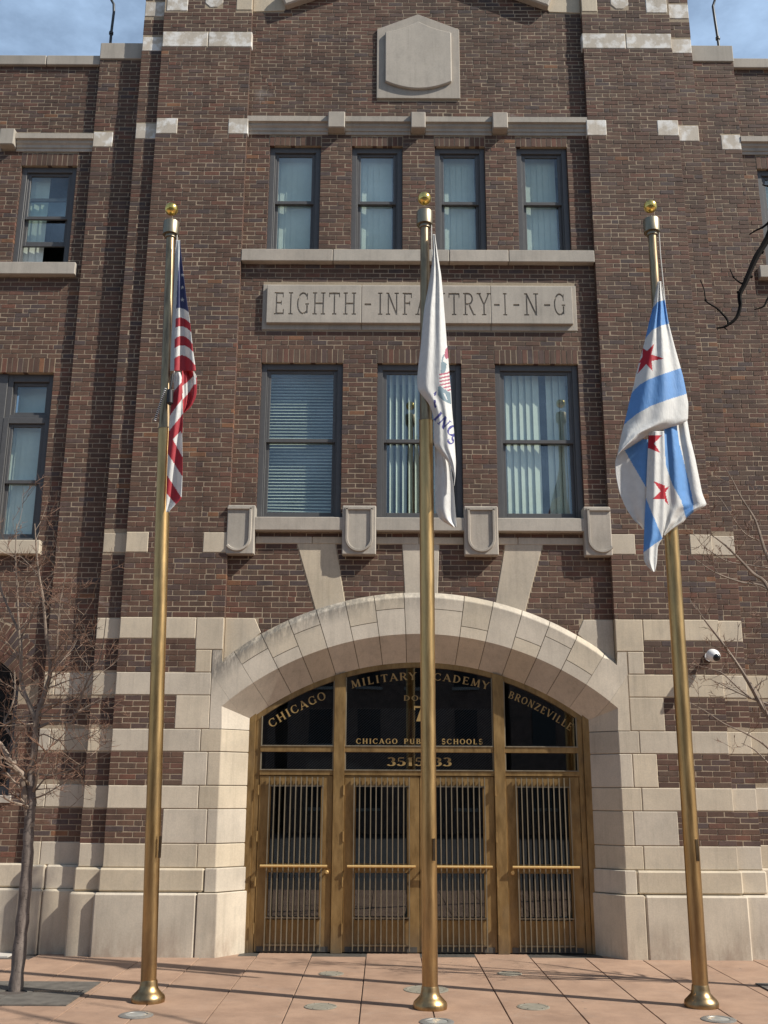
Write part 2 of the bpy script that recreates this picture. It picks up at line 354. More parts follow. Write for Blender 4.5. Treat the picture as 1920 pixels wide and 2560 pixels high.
def backing(name, x0, x1, z0, z1, yf, yb, holes, parent=B, inset=.005):
    """mortar bed behind the bricks, with real openings"""
    mb = MB(); xs = sorted({x0, x1, *[h[0]-inset for h in holes], *[h[1]+inset for h in holes]}); zs = sorted({z0, z1, *[h[2]-inset for h in holes], *[h[3]+inset for h in holes]})
    xs = [x for x in xs if x0 - 1e-6 <= x <= x1 + 1e-6]; zs = [z for z in zs if z0 - 1e-6 <= z <= z1 + 1e-6]
    def solid(i, j):
        if not (0 <= i < len(xs)-1 and 0 <= j < len(zs)-1): return False
        cx, cz = (xs[i]+xs[i+1])/2, (zs[j]+zs[j+1])/2
        return not any(h[0]-inset < cx < h[1]+inset and h[2]-inset < cz < h[3]+inset for h in holes)
    for i in range(len(xs)-1):
        for j in range(len(zs)-1):
            if not solid(i, j): continue
            a, b, c, d = xs[i], xs[i+1], zs[j], zs[j+1]
            v = [(a,yf,c),(b,yf,c),(b,yf,d),(a,yf,d),(a,yb,c),(b,yb,c),(b,yb,d),(a,yb,d)]; f = [(0,1,2,3),(7,6,5,4)]
            if not solid(i-1, j): f.append((0,3,7,4))
            if not solid(i+1, j): f.append((1,5,6,2))
            if not solid(i, j-1): f.append((0,4,5,1))
            if not solid(i, j+1): f.append((3,2,6,7))
            mb.add(v, f, 'mortar')
    return mb.build(name, parent)
GAP = .0042
def block(x0, x1, z0, z1, yf, parent, yb=None, mat='stone', bev=.007, name='stone_block'):
    yb = yf + .14 if yb is None else yb
    mb = MB().box(x0+GAP, x1-GAP, yf, yb, z0+GAP, z1-GAP, mat); return mb.build(name, parent, bevel=bev)

BANDS = [(1.0, 1.28), (1.69, 1.97), (2.38, 2.66), (3.08, 3.37)]
def side(sx):
    """one half of the front: pier, two setbacks and wing, mirrored by sx"""
    def xr(a, b): return (a, b) if sx > 0 else (-b, -a)
    # ---- pier
    holes = []
    pier = empty('pier', (0, 0, 0), B)
    a, b = xr(XI, XO); mbk = MB(); mbk.box(a+.003, b-.003, .0035, 1.2, .0, ZT, 'mortar'); mbk.build('mortar_bed', pier)
    def pb(p, q, z0, z1, mat='stone', yf=-.004, **k):
        p, q = xr(p, q); holes.append((p, q, z0, z1)); return block(p, q, z0, z1, yf, pier, mat=mat, **k)
    inner = [(1.0, 1.28, 2.73, None), (1.28, 1.69, 2.63, 3.18), (1.69, 1.97, 2.75, None), (1.97, 2.38, 2.66, 2.97), (2.38, 2.66, 2.76, None)]
    JX, JXB = 2.50, 2.17
    def jamb(z0, z1, xj, pr=0.):
        poly = [(xj+GAP-.001, -.004-pr), (JX-pr*.5, -.004-pr), (JXB-pr*.35, .29), (JXB-pr*.35, .42), (xj+GAP-.001, .42)]
        poly = [(xj-GAP if i in (0, 4) else x, y) for i, (x, y) in enumerate(poly)]
        poly = [(sx*x, y) for x, y in poly]
        MB().prismz(poly, z0+GAP, z1-GAP, 'stone').build('jamb_stone', pier, bevel=.007)
        p, q = xr(JX, xj); holes.append((p, q, z0, z1))
    MB().prismz([(sx*x, y) for x, y in ((2.60, .004), (2.507, .004), (2.180, .292), (2.180, .41), (2.60, .41))], -.02, 2.80, 'jointm').build('mortar_bed', pier)
    for z0, z1, xj, xe in inner:
        jamb(z0, z1, xj)
        pb(xj, XO if xe is None else xe, z0, z1)
    pb(2.66, XO, 3.08, 3.37); pb(2.66, 3.10, 2.66, 3.08); pb(2.67, 2.88, 3.37, 3.66); pb(XI, 2.89, 3.66, 4.08); pb(2.89, XO, 3.80, 4.08)
    pb(XI, 2.86, 4.94, 5.22); pb(3.58, XO, 4.94, 5.22)
    pb(XI-.02, 2.81, 11.30, 11.57, 'patched'); pb(3.56, XO, 11.30, 11.57, 'patched')
    pb(XI-.02, 3.18, 12.82, 13.10, 'patched', bev=.01); pb(3.18, XO, 12.82, 13.10, 'patched', bev=.01)
    pb(XI, 2.78, 13.49, 13.9); pb(3.52, XO-.03, 13.47, 13.9, 'patched')
    # octagonal stone near the top of the pier
    MB().prism([(sx*3.12 + .15*math.cos(k*PI/4+PI/8), 13.68 + .15*math.sin(k*PI/4+PI/8)) for k in range(8)], -.004, .1, 'patched').build('stone_block', pier, bevel=.008)
    holes.append((sx*3.12-.14, sx*3.12+.14, 13.55, 13.81))
    # plinth of the pier (two courses, each stepping out)
    def plinth(p, q, yf, par, joints=(), left=True):
        xs = [p, *joints, q]
        for u in range(len(xs)-1):
            for z0, z1, pr, bv in ((0, .72, .12, .022), (.72, 1.0, .06, .022)):
                lo, hi = xs[u], xs[u+1]
                if u == len(xs)-2: hi += pr*.45                    # outer end steps out as well
                l, h = xr(lo, hi); block(l, h, z0 if z0 else -.03, z1, yf-pr, par, yf+.3, bev=bv, name='plinth_stone')
    jamb(-.03, .72, 2.69, .115); jamb(.72, 1.0, 2.62, .055)
    for z0, z1, pr, xj in ((0, .72, .12, 2.69), (.72, 1.0, .06, 2.62)):
        l, h = xr(xj, XO + pr*.45); block(l, h, z0 if z0 else -.03, z1, -pr, pier, .3, bev=.022, name='plinth_stone')
    p, q = xr(JX, XO+.1); holes.append((p-.1, q+.1, -.1, 1.0))
    holes.append((*xr(2.4, 2.67), 2.6, 3.70))
    # bricks of the pier
    x0, x1 = xr(XI, XO)
    for z0, z1 in ((1.28, 1.69), (1.97, 2.38), (2.66, 3.08), (3.37, 3.80)): lay(x0, x1, z0, z1, 0, holes, wall=pier)
    lay(x0, x1, 4.08, 4.94, 0, holes, wall=pier); lay(x0, x1, 4.94, 5.22, 0, holes, wall=pier); lay(x0, x1, 5.22, 11.30, 0, holes, wall=pier)
    lay(x0, x1, 11.30, 11.57, 0, holes, wall=pier); lay(x0, x1, 11.57, 12.82, 0, holes, wall=pier, course=.066); lay(x0, x1, 13.10, ZT, 0, holes, wall=pier)
    # ---- first setback
    pil = empty('pilaster', (0, 0, 0), B); hs = []
    a, b = xr(XO-.02, X2); MB().box(a+.003, b-.003, Y2+.0035, 1.2, 0, ZT, 'mortar').build('mortar_bed', pil)
    for z0, z1 in BANDS + [(3.80, 4.08), (4.95, 5.22), (11.26, 11.53), (12.80, 13.06), (13.43, 13.70)]:
        l, h = xr(XO-.02, X2); hs.append((l, h, z0, z1)); block(l, h, z0, z1, Y2-.004, pil, mat='patched' if z0 > 11 else 'stone')
    for z0, z1, pr in ((0, .72, .12), (.72, 1.0, .06)):
        l, h = xr(XO-.02, X2+pr*.45); block(l, h, z0 if z0 else -.03, z1, Y2-pr, pil, Y2+.3, bev=.022, name='plinth_stone')
    hs.append((-9, 9, -1, 1.0)); x0, x1 = xr(XO, X2); lay(x0, x1, 1.0, 4.08, Y2, hs, course=.0688, wall=pil, phase=1); lay(x0, x1, 4.08, ZT, Y2, hs, wall=pil, phase=1)
    # ---- second setback
    pil = empty('pilaster', (0, 0, 0), B); hs = []
    a, b = xr(X2-.02, X3); MB().box(a+.003, b-.003, Y3+.0035, 1.2, 0, 12.8, 'mortar').build('mortar_bed', pil)
    for z0, z1 in BANDS:
        l, h = xr(X2-.02, 4.72); block(l, h, z0+.01, z1+.01, Y3-.004, pil); l, h = xr(4.72, X3); block(l, h, z0+.01, z1+.01, Y3-.004, pil)
        hs.append((*xr(X2-.1, X3), z0+.01, z1+.01))
    l, h = xr(4.57, X3); block(l, h, 11.22, 11.48, Y3-.004, pil, mat='patched'); hs.append((l, h, 11.22, 11.48))
    l, h = xr(X2-.02, X3+.01); block(l, h, 12.76, 13.06, Y3-.02, pil, 1.0, mat='carved', bev=.01, name='coping_stone'); hs.append((-9, 9, 12.76, 15))
    for z0, z1, pr in ((0, .72, .12), (.72, 1.0, .06)):
        l, h = xr(X2-.02, 4.62); block(l, h, z0 if z0 else -.03, z1+.02, Y3-pr, pil, Y3+.3, bev=.022, name='plinth_stone')
        l, h = xr(4.62, X3+pr*.45); block(l, h, z0 if z0 else -.03, z1+.02, Y3-pr, pil, Y3+.3, bev=.022, name='plinth_stone')
    hs.append((-9, 9, -1, 1.0)); x0, x1 = xr(X2, X3); lay(x0, x1, 1.01, 4.08, Y3, hs, course=.0688, wall=pil); lay(x0, x1, 4.08, 12.76, Y3, hs, wall=pil)
    return xr
# ---------------------------------------------------------------- windows
def lintel(x0, x1, z0, z1, yf):
    li = MB().box(x0+.004, x1-.004, yf-.0006, yf+.11, z0+.002, z1-.002, 'mortar').build('lintel', B)
    n = round((x1-x0)/.0765); wd = (x1-x0)/n
    me = MB()
    c = .0035
    v = [(-.5,0,-.5),(.5,0,-.5),(.5,0,.5),(-.5,0,.5)]
    mm = MB().box(-.5, .5, 0, 1, -.5, .5, 'brick').mesh('soldier_brick')
    for i in range(n):
        o = link('soldier_brick', mm, li); o.location = (x0 + wd*(i+.5), yf - .004 + R.uniform(-.002, .002), (z0+z1)/2 + R.uniform(-.003, .003)); o.scale = (wd - .0135 + R.uniform(-.002, .002), .115, z1 - z0 - .008)
        o.rotation_euler.y = R.uniform(-.012, .012)
def window(x0, x1, z0, z1, yf, kind, open_=0., zm=None):
    """double hung sash in a grey frame; blinds hang behind the glass"""
    y = yf + .05; fw_ = .075; zm = zm or (z0 + z1)/2
    wn_ = empty('window', (0, 0, 0), B)
    f = MB()
    f.box(x0, x0+fw_, y, y+.13, z0, z1, 'frame'); f.box(x1-fw_, x1, y, y+.13, z0, z1, 'frame')
    f.box(x0+fw_, x1-fw_, y, y+.13, z1-.085, z1, 'frame'); f.box(x0+fw_, x1-fw_, y-.012, y+.13, z0, z0+.04, 'frame')
    f.box(x0+fw_, x0+fw_+.02, y+.022, y+.13, z0+.04, z1-.085, 'frame'); f.box(x1-fw_-.02, x1-fw_, y+.022, y+.13, z0+.04, z1-.085, 'frame')
    f.build('frame', wn_, bevel=.003)
    a, b = x0+fw_+.02, x1-fw_-.02
    def sash(za, zb, yy, st, rt_, rb):
        s = MB(); s.box(a, a+st, yy, yy+.04, za, zb, 'frame'); s.box(b-st, b, yy, yy+.04, za, zb, 'frame')
        s.box(a+st, b-st, yy, yy+.04, zb-rt_, zb, 'frame'); s.box(a+st, b-st, yy, yy+.04, za, za+rb, 'frame'); s.build('sash', wn_, bevel=.003)
        MB().box(a+st, b-st, yy+.016, yy+.022, za+rt_*0+rb, zb-rt_, 'glass').build('pane', wn_)
    sash(zm-.025, z1-.085, y+.032, .038, .045, .05)
    sash(z0+.04+open_, zm+.03+open_*.95, y+.074, .042, .05, .075)
    room = MB()
    X0, X1, Z0, Z1, YA, YZ = x0-.02, x1+.02, z0-.02, z1+.02, y+.131, y+1.5
    room.add([(X0,YA,Z0),(X1,YA,Z0),(X1,YZ,Z0),(X0,YZ,Z0),(X0,YA,Z1),(X1,YA,Z1),(X1,YZ,Z1),(X0,YZ,Z1)], [(0,1,2,3),(1,5,6,2),(3,2,6,7),(0,3,7,4)], 'dark')
    room.add([(X0,YA,Z1),(X1,YA,Z1),(X1,YZ,Z1),(X0,YZ,Z1)], [(0,1,2,3)], 'ceil'); room.build('room_lining', wn_)
    yb = y + .17
    if kind == 'venetian':
        sl_ = MB().box(-(b-a)/2, (b-a)/2, -.022, .022, -.0012, .0012, 'blind').mesh('blind_slat'); z = z0 + .11
        while z < z1 - .1:
            o = link('blind_slat', sl_, wn_); o.location = ((a+b)/2, yb, z); o.rotation_euler.x = rad(38); z += .046
            if z < z0 + .26: o.rotation_euler.y = .018
    else:
        wid, gap, ang = kind; x = a + .02; sl_ = MB().box(-.051, .051, -.0009, .0009, -(z1-z0)/2+.06, (z1-z0)/2-.05, 'blind').mesh('blind_slat'); i = 0
        end = b - .02
        while x < end:
            if not (gap and gap[0] < (x-a)/(b-a) < gap[1]):
                o = link('blind_slat', sl_, wn_); o.location = (x, yb, (z0+z1)/2); o.rotation_euler.z = rad(ang + R.uniform(-1.6, 1.6))
            x += wid; i += 1
    return wn_
UP = [(-2.19, -1.43), (-.97, -.22), (.26, 1.0), (1.47, 2.22)]
LOW = [(-2.19, -1.05), (-.57, .60), (1.07, 2.23)]
ZU, ZL = (9.42, 11.17), (5.44, 7.69)
for (x0, x1) in UP:
    window(x0, x1, *ZU, YB, (.087, None, 7), zm=10.27); lintel(x0-.005, x1+.005, ZU[1], 11.33, YB)
window(*LOW[0], *ZL, YB, 'venetian', zm=6.57); window(*LOW[1], *ZL, YB, (.088, None, 58), zm=6.57); window(*LOW[2], *ZL, YB, (.095, (.60, .67), 20), zm=6.57)
for (x0, x1) in LOW: lintel(x0-.005, x1+.005, ZL[1], 7.90, YB)

# ---------------------------------------------------------------- arch curves
def circ_at(phi, cz, r):                   # point on a circle centred (0, cz) seen from the origin along angle phi from vertical
    s, c = math.sin(phi), math.cos(phi); t = cz*c + math.sqrt(max(0, r*r - cz*cz*s*s)); return t
EXT = lambda p: circ_at(p, .352, 4.085)
HOOD = lambda p: circ_at(p, .352, 3.995)
INT = lambda p: circ_at(p, .015, 3.862)
INB = lambda p: circ_at(p, -.03, 3.575)
zext = lambda x: .352 + math.sqrt(4.085**2 - x*x)
zinb = lambda x: -.03 + math.sqrt(3.575**2 - x*x)

# ---------------------------------------------------------------- centre bay
def arch_block(a, b):                      # x interval blocked by the arch for a course between a and b
    if a > 4.437: return []
    zz = b - .352; h = math.sqrt(4.085**2 - zz*zz) - .01 if zz < 4.08 else 0; return [(-h, h)] if h > .02 else []
KEYS = [[(-1.62, 5.09), (-1.11, 5.09), (-.97, 4.30), (-1.35, 4.18)], [(-.22, 5.09), (.27, 5.09), (.245, 4.40), (-.185, 4.40)], [(1.15, 5.09), (1.65, 5.09), (1.38, 4.17), (1.0, 4.29)]]
def key_iv(a, b):
    out = arch_block(a, b)
    for k in KEYS:
        if a < 5.09 and b > 4.1:
            xs = []
            for z in (a, b):
                t = (z - k[0][1])/(k[3][1]-k[0][1]); u = (z - k[1][1])/(k[2][1]-k[1][1]); xs += [k[0][0] + t*(k[3][0]-k[0][0]), k[1][0] + u*(k[2][0]-k[1][0])]
            out.append((min(xs)-.004, max(xs)+.004))
    if a < 4.08: out += [(-2.6, -2.09), (2.09, 2.6)]
    return out
bay = empty('bay_wall', (0, 0, 0), B)
BH = [(a, b, *ZU) for a, b in UP] + [(a, b, *ZL) for a, b in LOW]
bk = backing('mortar_bed', -XI-.02, XI+.02, 4.45, ZT, YB+.0035, .9, BH, bay)
lowb = MB(); nseg = 28
for i in range(nseg):
    xa, xb = -XI + 2*XI*i/nseg, -XI + 2*XI*(i+1)/nseg
    za, zb = zext(xa)-.2, zext(xb)-.2; y = YB + .0035
    lowb.add([(xa, y, za), (xb, y, zb), (xb, y, 4.45), (xa, y, 4.45)], [(0, 1, 2, 3)], 'mortar')
lowb.build('mortar_bed', bay)
LH = [(a-.012, b+.012, ZU[1], 11.33) for a, b in UP] + [(a-.012, b+.012, ZL[1], 7.90) for a, b in LOW]
GH = [(-2.05, 2.05, 13.62, 15)]
def gable(a, b):
    return []
lay(-XI, XI, 3.52, 5.09, YB, [], curve=key_iv, wall=bay); lay(-XI, XI, 5.17, 9.22, YB, BH+LH+[(-2.20, 2.25, 8.19, 8.90)], wall=bay); lay(-XI, XI, 9.40, 11.37, YB, BH+LH, wall=bay)
lay(-XI, XI, 11.62, 13.53, YB, [(-.60, .64, 11.98, 13.22)], wall=bay, course=.067); lay(-2.05, 2.05, 13.53, 14.2, YB, [], wall=bay, course=.067)
# keystones and the two stones beside the arch
def zclip(poly, y0, name, mat='stone', parent=bay): return MB().prism(poly, y0, YB+.12, mat).build(name, parent, bevel=.006)
for k in KEYS: zclip(k, YB-.006, 'keystone')
for s in (-1, 1):
    zclip([(s*2.53, 4.085), (s*2.145, 4.085), (s*2.06, 3.90), (s*2.30, 3.68), (s*2.53, 3.50)], YB-.006, 'stone_block')
# thin stone course below the lower sills
xs = [-2.18, -1.42, -1.02, .0, .60, 1.32, 2.2]
for a, b in zip(xs[:-1], xs[1:]): block(a, b, 5.085, 5.19, YB-.010, bay, YB+.1, name='stone_course')
for a, b in zip(xs[:-1], xs[1:]): block(a+.002, b-.002, 5.19, 5.25, YB+.012, bay, YB+.1, mat='carved', name='stone_course')
# lower sills between the brackets, upper sill across the bay
for a, b in ((-2.19, -1.01), (-.58, .61), (1.04, 2.21)): block(a, b, 5.245, 5.435, -.012, bay, YB+.2, mat='carved', bev=.008, name='sill')
for a, b in ((-XI, -1.215), (-1.215, .45), (.45, 1.30), (1.30, XI)): block(a, b, 9.215, 9.41, -.005 if True else 0, bay, YB+.2, mat='carved', bev=.008, name='sill')
# brackets with their U mouldings
def bracket(xa, xb, half=0):
    br = MB().box(xa, xb, -.022, YB+.1, 4.92, 5.59, 'carved').build('bracket', bay, bevel=.012)
    cx = (xa+xb)/2; hw = .165
    if half: cx = (xa + .0) if half > 0 else xb
    if half: cx = xb - .225 if half < 0 else xa + .225
    r = hw; zc = 4.975 + r; zt = 5.545
    pts = [(cx - r, zt)] + [(cx - r, zc)] + [(cx - r*math.cos(t), zc - r*math.sin(t)) for t in [PI*k/14 for k in range(1, 14)]] + [(cx + r, zc), (cx + r, zt)]
    lo, hi = min(xa, xb)+.004, max(xa, xb)-.004
    mo = MB()
    def strip(ps):
        n = len(ps); v = []; f = []
        for i, (x, z) in enumerate(ps):
            a = ps[max(i-1, 0)]; b = ps[min(i+1, n-1)]; dx, dz = b[0]-a[0], b[1]-a[1]; l = math.hypot(dx, dz) or 1; nx, nz_ = -dz/l, dx/l; hw_ = .021
            for k, (o, y) in enumerate(((-hw_, -.020), (-hw_*.6, -.046), (hw_*.6, -.046), (hw_, -.020))): v.append((x + nx*o, y, z + nz_*o))
        for i in range(n-1):
            for k in range(3): f.append((i*4+k, i*4+k+1, (i+1)*4+k+1, (i+1)*4+k))
        mo.add(v, f, 'carved')
    pts = [p for p in pts if lo < p[0] < hi]
    strip(pts); strip([(max(lo, cx - r - .02), zt), (min(hi, cx + r + .02), zt)])
    mo.build('moulding', bay, smooth=True)
    # sunk panel edge inside the U reads as a shadow line: a shallow raised field
    return br
bracket(-2.55, -2.18, -1); bracket(-1.02, -.57); bracket(.60, 1.05); bracket(2.19, 2.55, 1)
# string course with square blocks
def string_course(x0, x1, zb, yf, par, blocks):
    pr = [(0, 0), (-.035, .0), (-.035, .05), (-.05, .055), (-.05, .10), (-.075, .125), (-.075, .165), (-.115, .175), (-.115, .262), (-.10, .272), (0, .285)]
    xs = [x0]
    for a, b in blocks: xs += [a, b]
    xs.append(x1)
    for k in range(0, len(xs), 2):
        a, b = xs[k], xs[k+1]; mb = MB(); n = len(pr)
        mb.add([(a, yf+.02+p, zb+q) if p else (a, yf+.04, zb+q) for p, q in pr] + [(b, yf+.02+p, zb+q) if p else (b, yf+.04, zb+q) for p, q in pr], [(i, i+n, (i+1)%n+n, (i+1)%n) for i in range(n)] + [tuple(range(n)), tuple(range(2*n-1, n-1, -1))], 'carved')
        mb.build('string_course', par)
    for a, b in blocks: block(a, b, zb+.03, zb+.31, yf-.15, par, yf+.06, mat='carved', bev=.012, name='stone_block')
string_course(-XI, XI, 11.355, YB, bay, [(-1.33, -1.07), (-.10, .125), (1.11, 1.345)])
# shield plaque
def arc(x0, z0, x1, z1, sag, n=10):
    pts = []
    for i in range(n+1):
        t = i/n; x = x0 + (x1-x0)*t; z = z0 + (z1-z0)*t; k = 4*t*(1-t)*sag; dx, dz = x1-x0, z1-z0; l = math.hypot(dx, dz); pts.append((x - dz/l*k, z + dx/l*k))
    return pts
pl = MB().prism([(-.61, 11.98), (.65, 11.98), (.65, 13.215), (.02, 13.49), (-.61, 13.215)], YB-.03, YB+.1, 'carved').build('shield_plaque', bay, bevel=.006)
sh = arc(-.485, 12.25, .525, 12.25, -.13, 16)[:-1] + [(.525, 12.25)] + arc(.525, 13.13, .02, 13.33, .028, 8) + arc(.02, 13.33, -.485, 13.13, .028, 8)[1:]
MB().prism(sh, YB-.075, YB-.02, 'carved').build('shield', bay, bevel=.014)
# gable stones at the top of the bay
for s in (-1, 1):
    MB().prism([(s*2.53, 13.54), (s*2.05, 13.56), (s*1.98, 13.66), (s*2.10, 13.95), (s*2.53, 13.95)], YB-.01, YB+.2, 'stone').build('stone_block', bay, bevel=.006)
    q = [(s*2.02, 13.58), (s*.0, 14.42), (s*.0, 14.75), (s*2.12, 13.85)]
    MB().prism(q, YB-.12, YB+.25, 'carved').build('gable_coping', bay, bevel=.02)

# ---------------------------------------------------------------- letters (own roman capitals)
def glyph(ch, T, t, sf):
    g = []; w = .8
    def Ln(x0, y0, x1, y1, wd): g.append(('L', x0, y0, x1, y1, wd))
    def A(cx, cy, rx, ry, a0, a1, w1=None, w2=None): g.append(('A', cx, cy, rx, ry, a0, a1, T if w1 is None else w1, t if w2 is None else w2))
    def Sf(x, y, l=.30):
        if sf: g.append(('L', x - l/2, y + (.03 if y < .5 else -.03), x + l/2, y + (.03 if y < .5 else -.03), .06))
    def stem(x): Ln(x, 0, x, 1, T); Sf(x, 0); Sf(x, 1)
    if ch == 'I': stem(.2); w = .4
    elif ch == 'L': stem(.2); Ln(.2, .04, .66, .04, .08); Ln(.64, 0, .64, .24, .06); w = .75
    elif ch == 'H': stem(.18); stem(.76); Ln(.18, .5, .76, .5, t); w = .94
    elif ch == 'T': stem(.4); Ln(.02, .95, .78, .95, .085); Ln(.05, .78, .05, .98, .06); Ln(.75, .78, .75, .98, .06); w = .8
    elif ch in 'EF':
        stem(.18); Ln(.18, .95, .66, .95, .085); Ln(.18, .52, .54, .52, t); Ln(.64, .76, .64, .98, .06); Ln(.53, .42, .53, .62, .05)
        if ch == 'E': Ln(.18, .045, .70, .045, .085); Ln(.68, 0, .68, .24, .06)
        w = .78
    elif ch == 'A': Ln(.08, 0, .42, 1, t); Ln(.40, 1, .80, 0, T); Ln(.22, .33, .62, .33, t*.9); Sf(.08, 0); Sf(.80, 0); w = .9
    elif ch == 'V': Ln(.08, 1, .42, 0, T); Ln(.44, 0, .80, 1, t); Sf(.08, 1); Sf(.80, 1); w = .88
    elif ch == 'Y': Ln(.06, 1, .40, .48, T); Ln(.42, .48, .76, 1, t); Ln(.41, 0, .41, .52, T); Sf(.06, 1); Sf(.76, 1); Sf(.41, 0); w = .84
    elif ch == 'N': Ln(.16, 0, .16, 1, t); Ln(.14, 1, .74, 0, T); Ln(.74, 0, .74, 1, t); Sf(.14, 0); Sf(.74, 1); Sf(.12, 1, .2); w = .92
    elif ch == 'M': Ln(.12, 0, .18, 1, t); Ln(.18, 1, .50, .06, T); Ln(.50, .06, .82, 1, t); Ln(.84, 1, .90, 0, T); Sf(.12, 0); Sf(.90, 0); w = 1.04
    elif ch == 'Z': Ln(.06, .95, .70, .95, .085); Ln(.66, .95, .08, .05, T); Ln(.06, .05, .72, .05, .085); Ln(.70, 0, .70, .22, .06); Ln(.08, .78, .08, .98, .06); w = .8
    elif ch == 'O': A(.44, .5, .37, .46, 0, 360); w = .9
    elif ch in 'CG':
        A(.46, .5, .38, .46, 42, 318); Ln(.74, .66, .76, .96, .06); w = .86
        if ch == 'G': Ln(.74, .06, .74, .42, T); Sf(.74, .44, .26); w = .9
        else: Ln(.75, .10, .77, .30, .05)
    elif ch == 'D': stem(.18); A(.30, .5, .46, .46, -90, 90); Ln(.18, .96, .32, .96, t); Ln(.18, .04, .32, .04, t); w = .9
    elif ch in 'PR':
        stem(.18); A(.38, .73, .28, .235, -90, 90); Ln(.18, .965, .40, .965, t); Ln(.18, .495, .40, .495, t); w = .76
        if ch == 'R': Ln(.42, .5, .76, 0, T); Sf(.80, 0, .16); w = .86
    elif ch == 'B':
        stem(.18); A(.36, .745, .26, .22, -90, 90); A(.38, .27, .30, .235, -90, 90); Ln(.18, .965, .38, .965, t); Ln(.18, .515, .40, .515, t); Ln(.18, .035, .40, .035, t); w = .8
    elif ch == 'U': Ln(.18, .3, .18, 1, T); A(.44, .32, .26, .28, 180, 360); Ln(.70, .3, .70, 1, t); Sf(.18, 1); Sf(.70, 1); w = .88
    elif ch == 'S': A(.36, .73, .24, .225, 40, 270, t, T); A(.36, .27, .26, .235, -140, 90, t, T); Ln(.58, .74, .60, .96, .06); Ln(.10, .06, .12, .28, .06); w = .7
    elif ch == '-': Ln(.08, .45, .46, .45, .09); w = .54
    elif ch == '7': Ln(.06, .94, .66, .94, .12); Ln(.64, .94, .32, .02, T*1.1); Ln(.08, .74, .08, .98, .07); w = .72
    elif ch == '1': stem(.28); Ln(.28, .96, .08, .80, .08); w = .52
    elif ch == '3': A(.32, .74, .24, .22, -80, 150); A(.32, .26, .28, .235, -155, 85); w = .68
    elif ch == '5': Ln(.14, .94, .60, .94, .11); Ln(.14, .94, .12, .52, t); A(.32, .30, .28, .26, -155, 110); w = .68
    elif ch == '.': Ln(.1, .06, .2, .06, .1); w = .3
    else: w = .38
    return w, g
def stroke_quads(g):
    out = []
    for s in g:
        if s[0] == 'L':
            _, x0, y0, x1, y1, wd = s; dx, dy = x1-x0, y1-y0; l = math.hypot(dx, dy); 
            if abs(dx) > .1 and abs(dy) > .3:      # slanted stroke keeps flat ends
                h = wd/2*l/abs(dy); out.append([(x0-h, y0), (x0+h, y0), (x1+h, y1), (x1-h, y1)])
            else:
                nx, ny = -dy/l*wd/2, dx/l*wd/2; out.append([(x0+nx, y0+ny), (x0-nx, y0-ny), (x1-nx, y1-ny), (x1+nx, y1+ny)])
        else:
            _, cx, cy, rx, ry, a0, a1, T, t = s; n = max(6, int(abs(a1-a0)/15)); p = []
            for i in range(n+1):
                a = rad(a0 + (a1-a0)*i/n); wd = t + (T-t)*math.cos(a)**2; p.append((a, wd))
            for (a, wa), (b, wb) in zip(p[:-1], p[1:]):
                f = lambda q, o: (cx + (rx+o)*math.cos(q), cy + (ry+o)*math.sin(q))
                out.append([f(a, -wa/2), f(a, wa/2), f(b, wb/2), f(b, -wb/2)])
    return out
def text_quads(txt, h, xc, zc, T=.19, t=.085, sf=True, sp=.12, xs=1.0, arcc=None, width=None):
    """quads of a text line; arcc=(cz, r) bends the line onto a circle about (0, cz)"""
    gl = [glyph(c, T, t, sf) for c in txt]; tot = sum(w + sp for w, _ in gl) - sp
    if width: xs = width/(tot*h)
    out = []; x = -tot*h*xs/2
    for w, g in gl:
        out.append([])
        for q in stroke_quads(g):
            r = []
            for (a, b) in q:
                if arcc:
                    mid = x + w*h*xs/2; cz, rr = arcc; ph = xc + mid/rr; lx, lz = (a - w/2)*h*xs, b*h
                    r.append(((rr + lz)*math.sin(ph) + lx*math.cos(ph), cz + (rr + lz)*math.cos(ph) - lx*math.sin(ph)))
                else: r.append((xc + x + a*h*xs, zc + b*h))
            out[-1].append(r)
        x += (w + sp)*h*xs
    return out
def lettering(name, quads, y, parent, mat='gold'):
    for letter in quads:                    # one object for each letter
        mb = MB()
        for i, q in enumerate(letter):
            a = sum(q[k][0]*q[(k+1)%4][1] - q[(k+1)%4][0]*q[k][1] for k in range(4))
            if a < 0: q = q[::-1]
            yy = y - .0003*(i % 7); mb.add([(px, yy, pz) for px, pz in q], [(0, 1, 2, 3)], mat)
        if mb.v: mb.build('letter', parent)
# inscription: three stones with a sunk border and really cut letters
ins = empty('inscription_panel', (0, 0, 0), bay)
cut = MB(); PANEL = []
def cutline(txt, x0, x1, z, h):
    gl = text_quads(txt, h, (x0+x1)/2, z, T=.10, t=.085, sf=True, sp=.20, width=x1-x0)
    PANEL.extend(q for l in gl for q in l)
cutline('EIGHTH', -2.04, -.87, 8.395, .345); cutline('-', -.775, -.645, 8.40, .345); cutline('INFANTRY', -.575, 1.02, 8.395, .345)
cutline('-', 1.06, 1.17, 8.40, .345); cutline('I', 1.195, 1.265, 8.395, .345); cutline('-', 1.33, 1.45, 8.40, .345); cutline('N', 1.50, 1.71, 8.395, .345); cutline('-', 1.765, 1.885, 8.40, .345); cutline('G', 1.915, 2.085, 8.395, .345)
for i, q in enumerate(PANEL):
    d = .0004*(i % 11)
    a = sum(q[k][0]*q[(k+1)%4][1] - q[(k+1)%4][0]*q[k][1] for k in range(4))
    if a < 0: q = q[::-1]
    cut.prism(q, YB-.2, YB-.052+d, 'carved')
co_ = cut.build('letter_cutter')
for a, b in ((-2.21, -.80), (-.80, 1.03), (1.03, 2.255)):
    block(a, b, 8.185, 8.895, YB-.012, ins, YB+.1, mat='carved', bev=.006)
dg = None
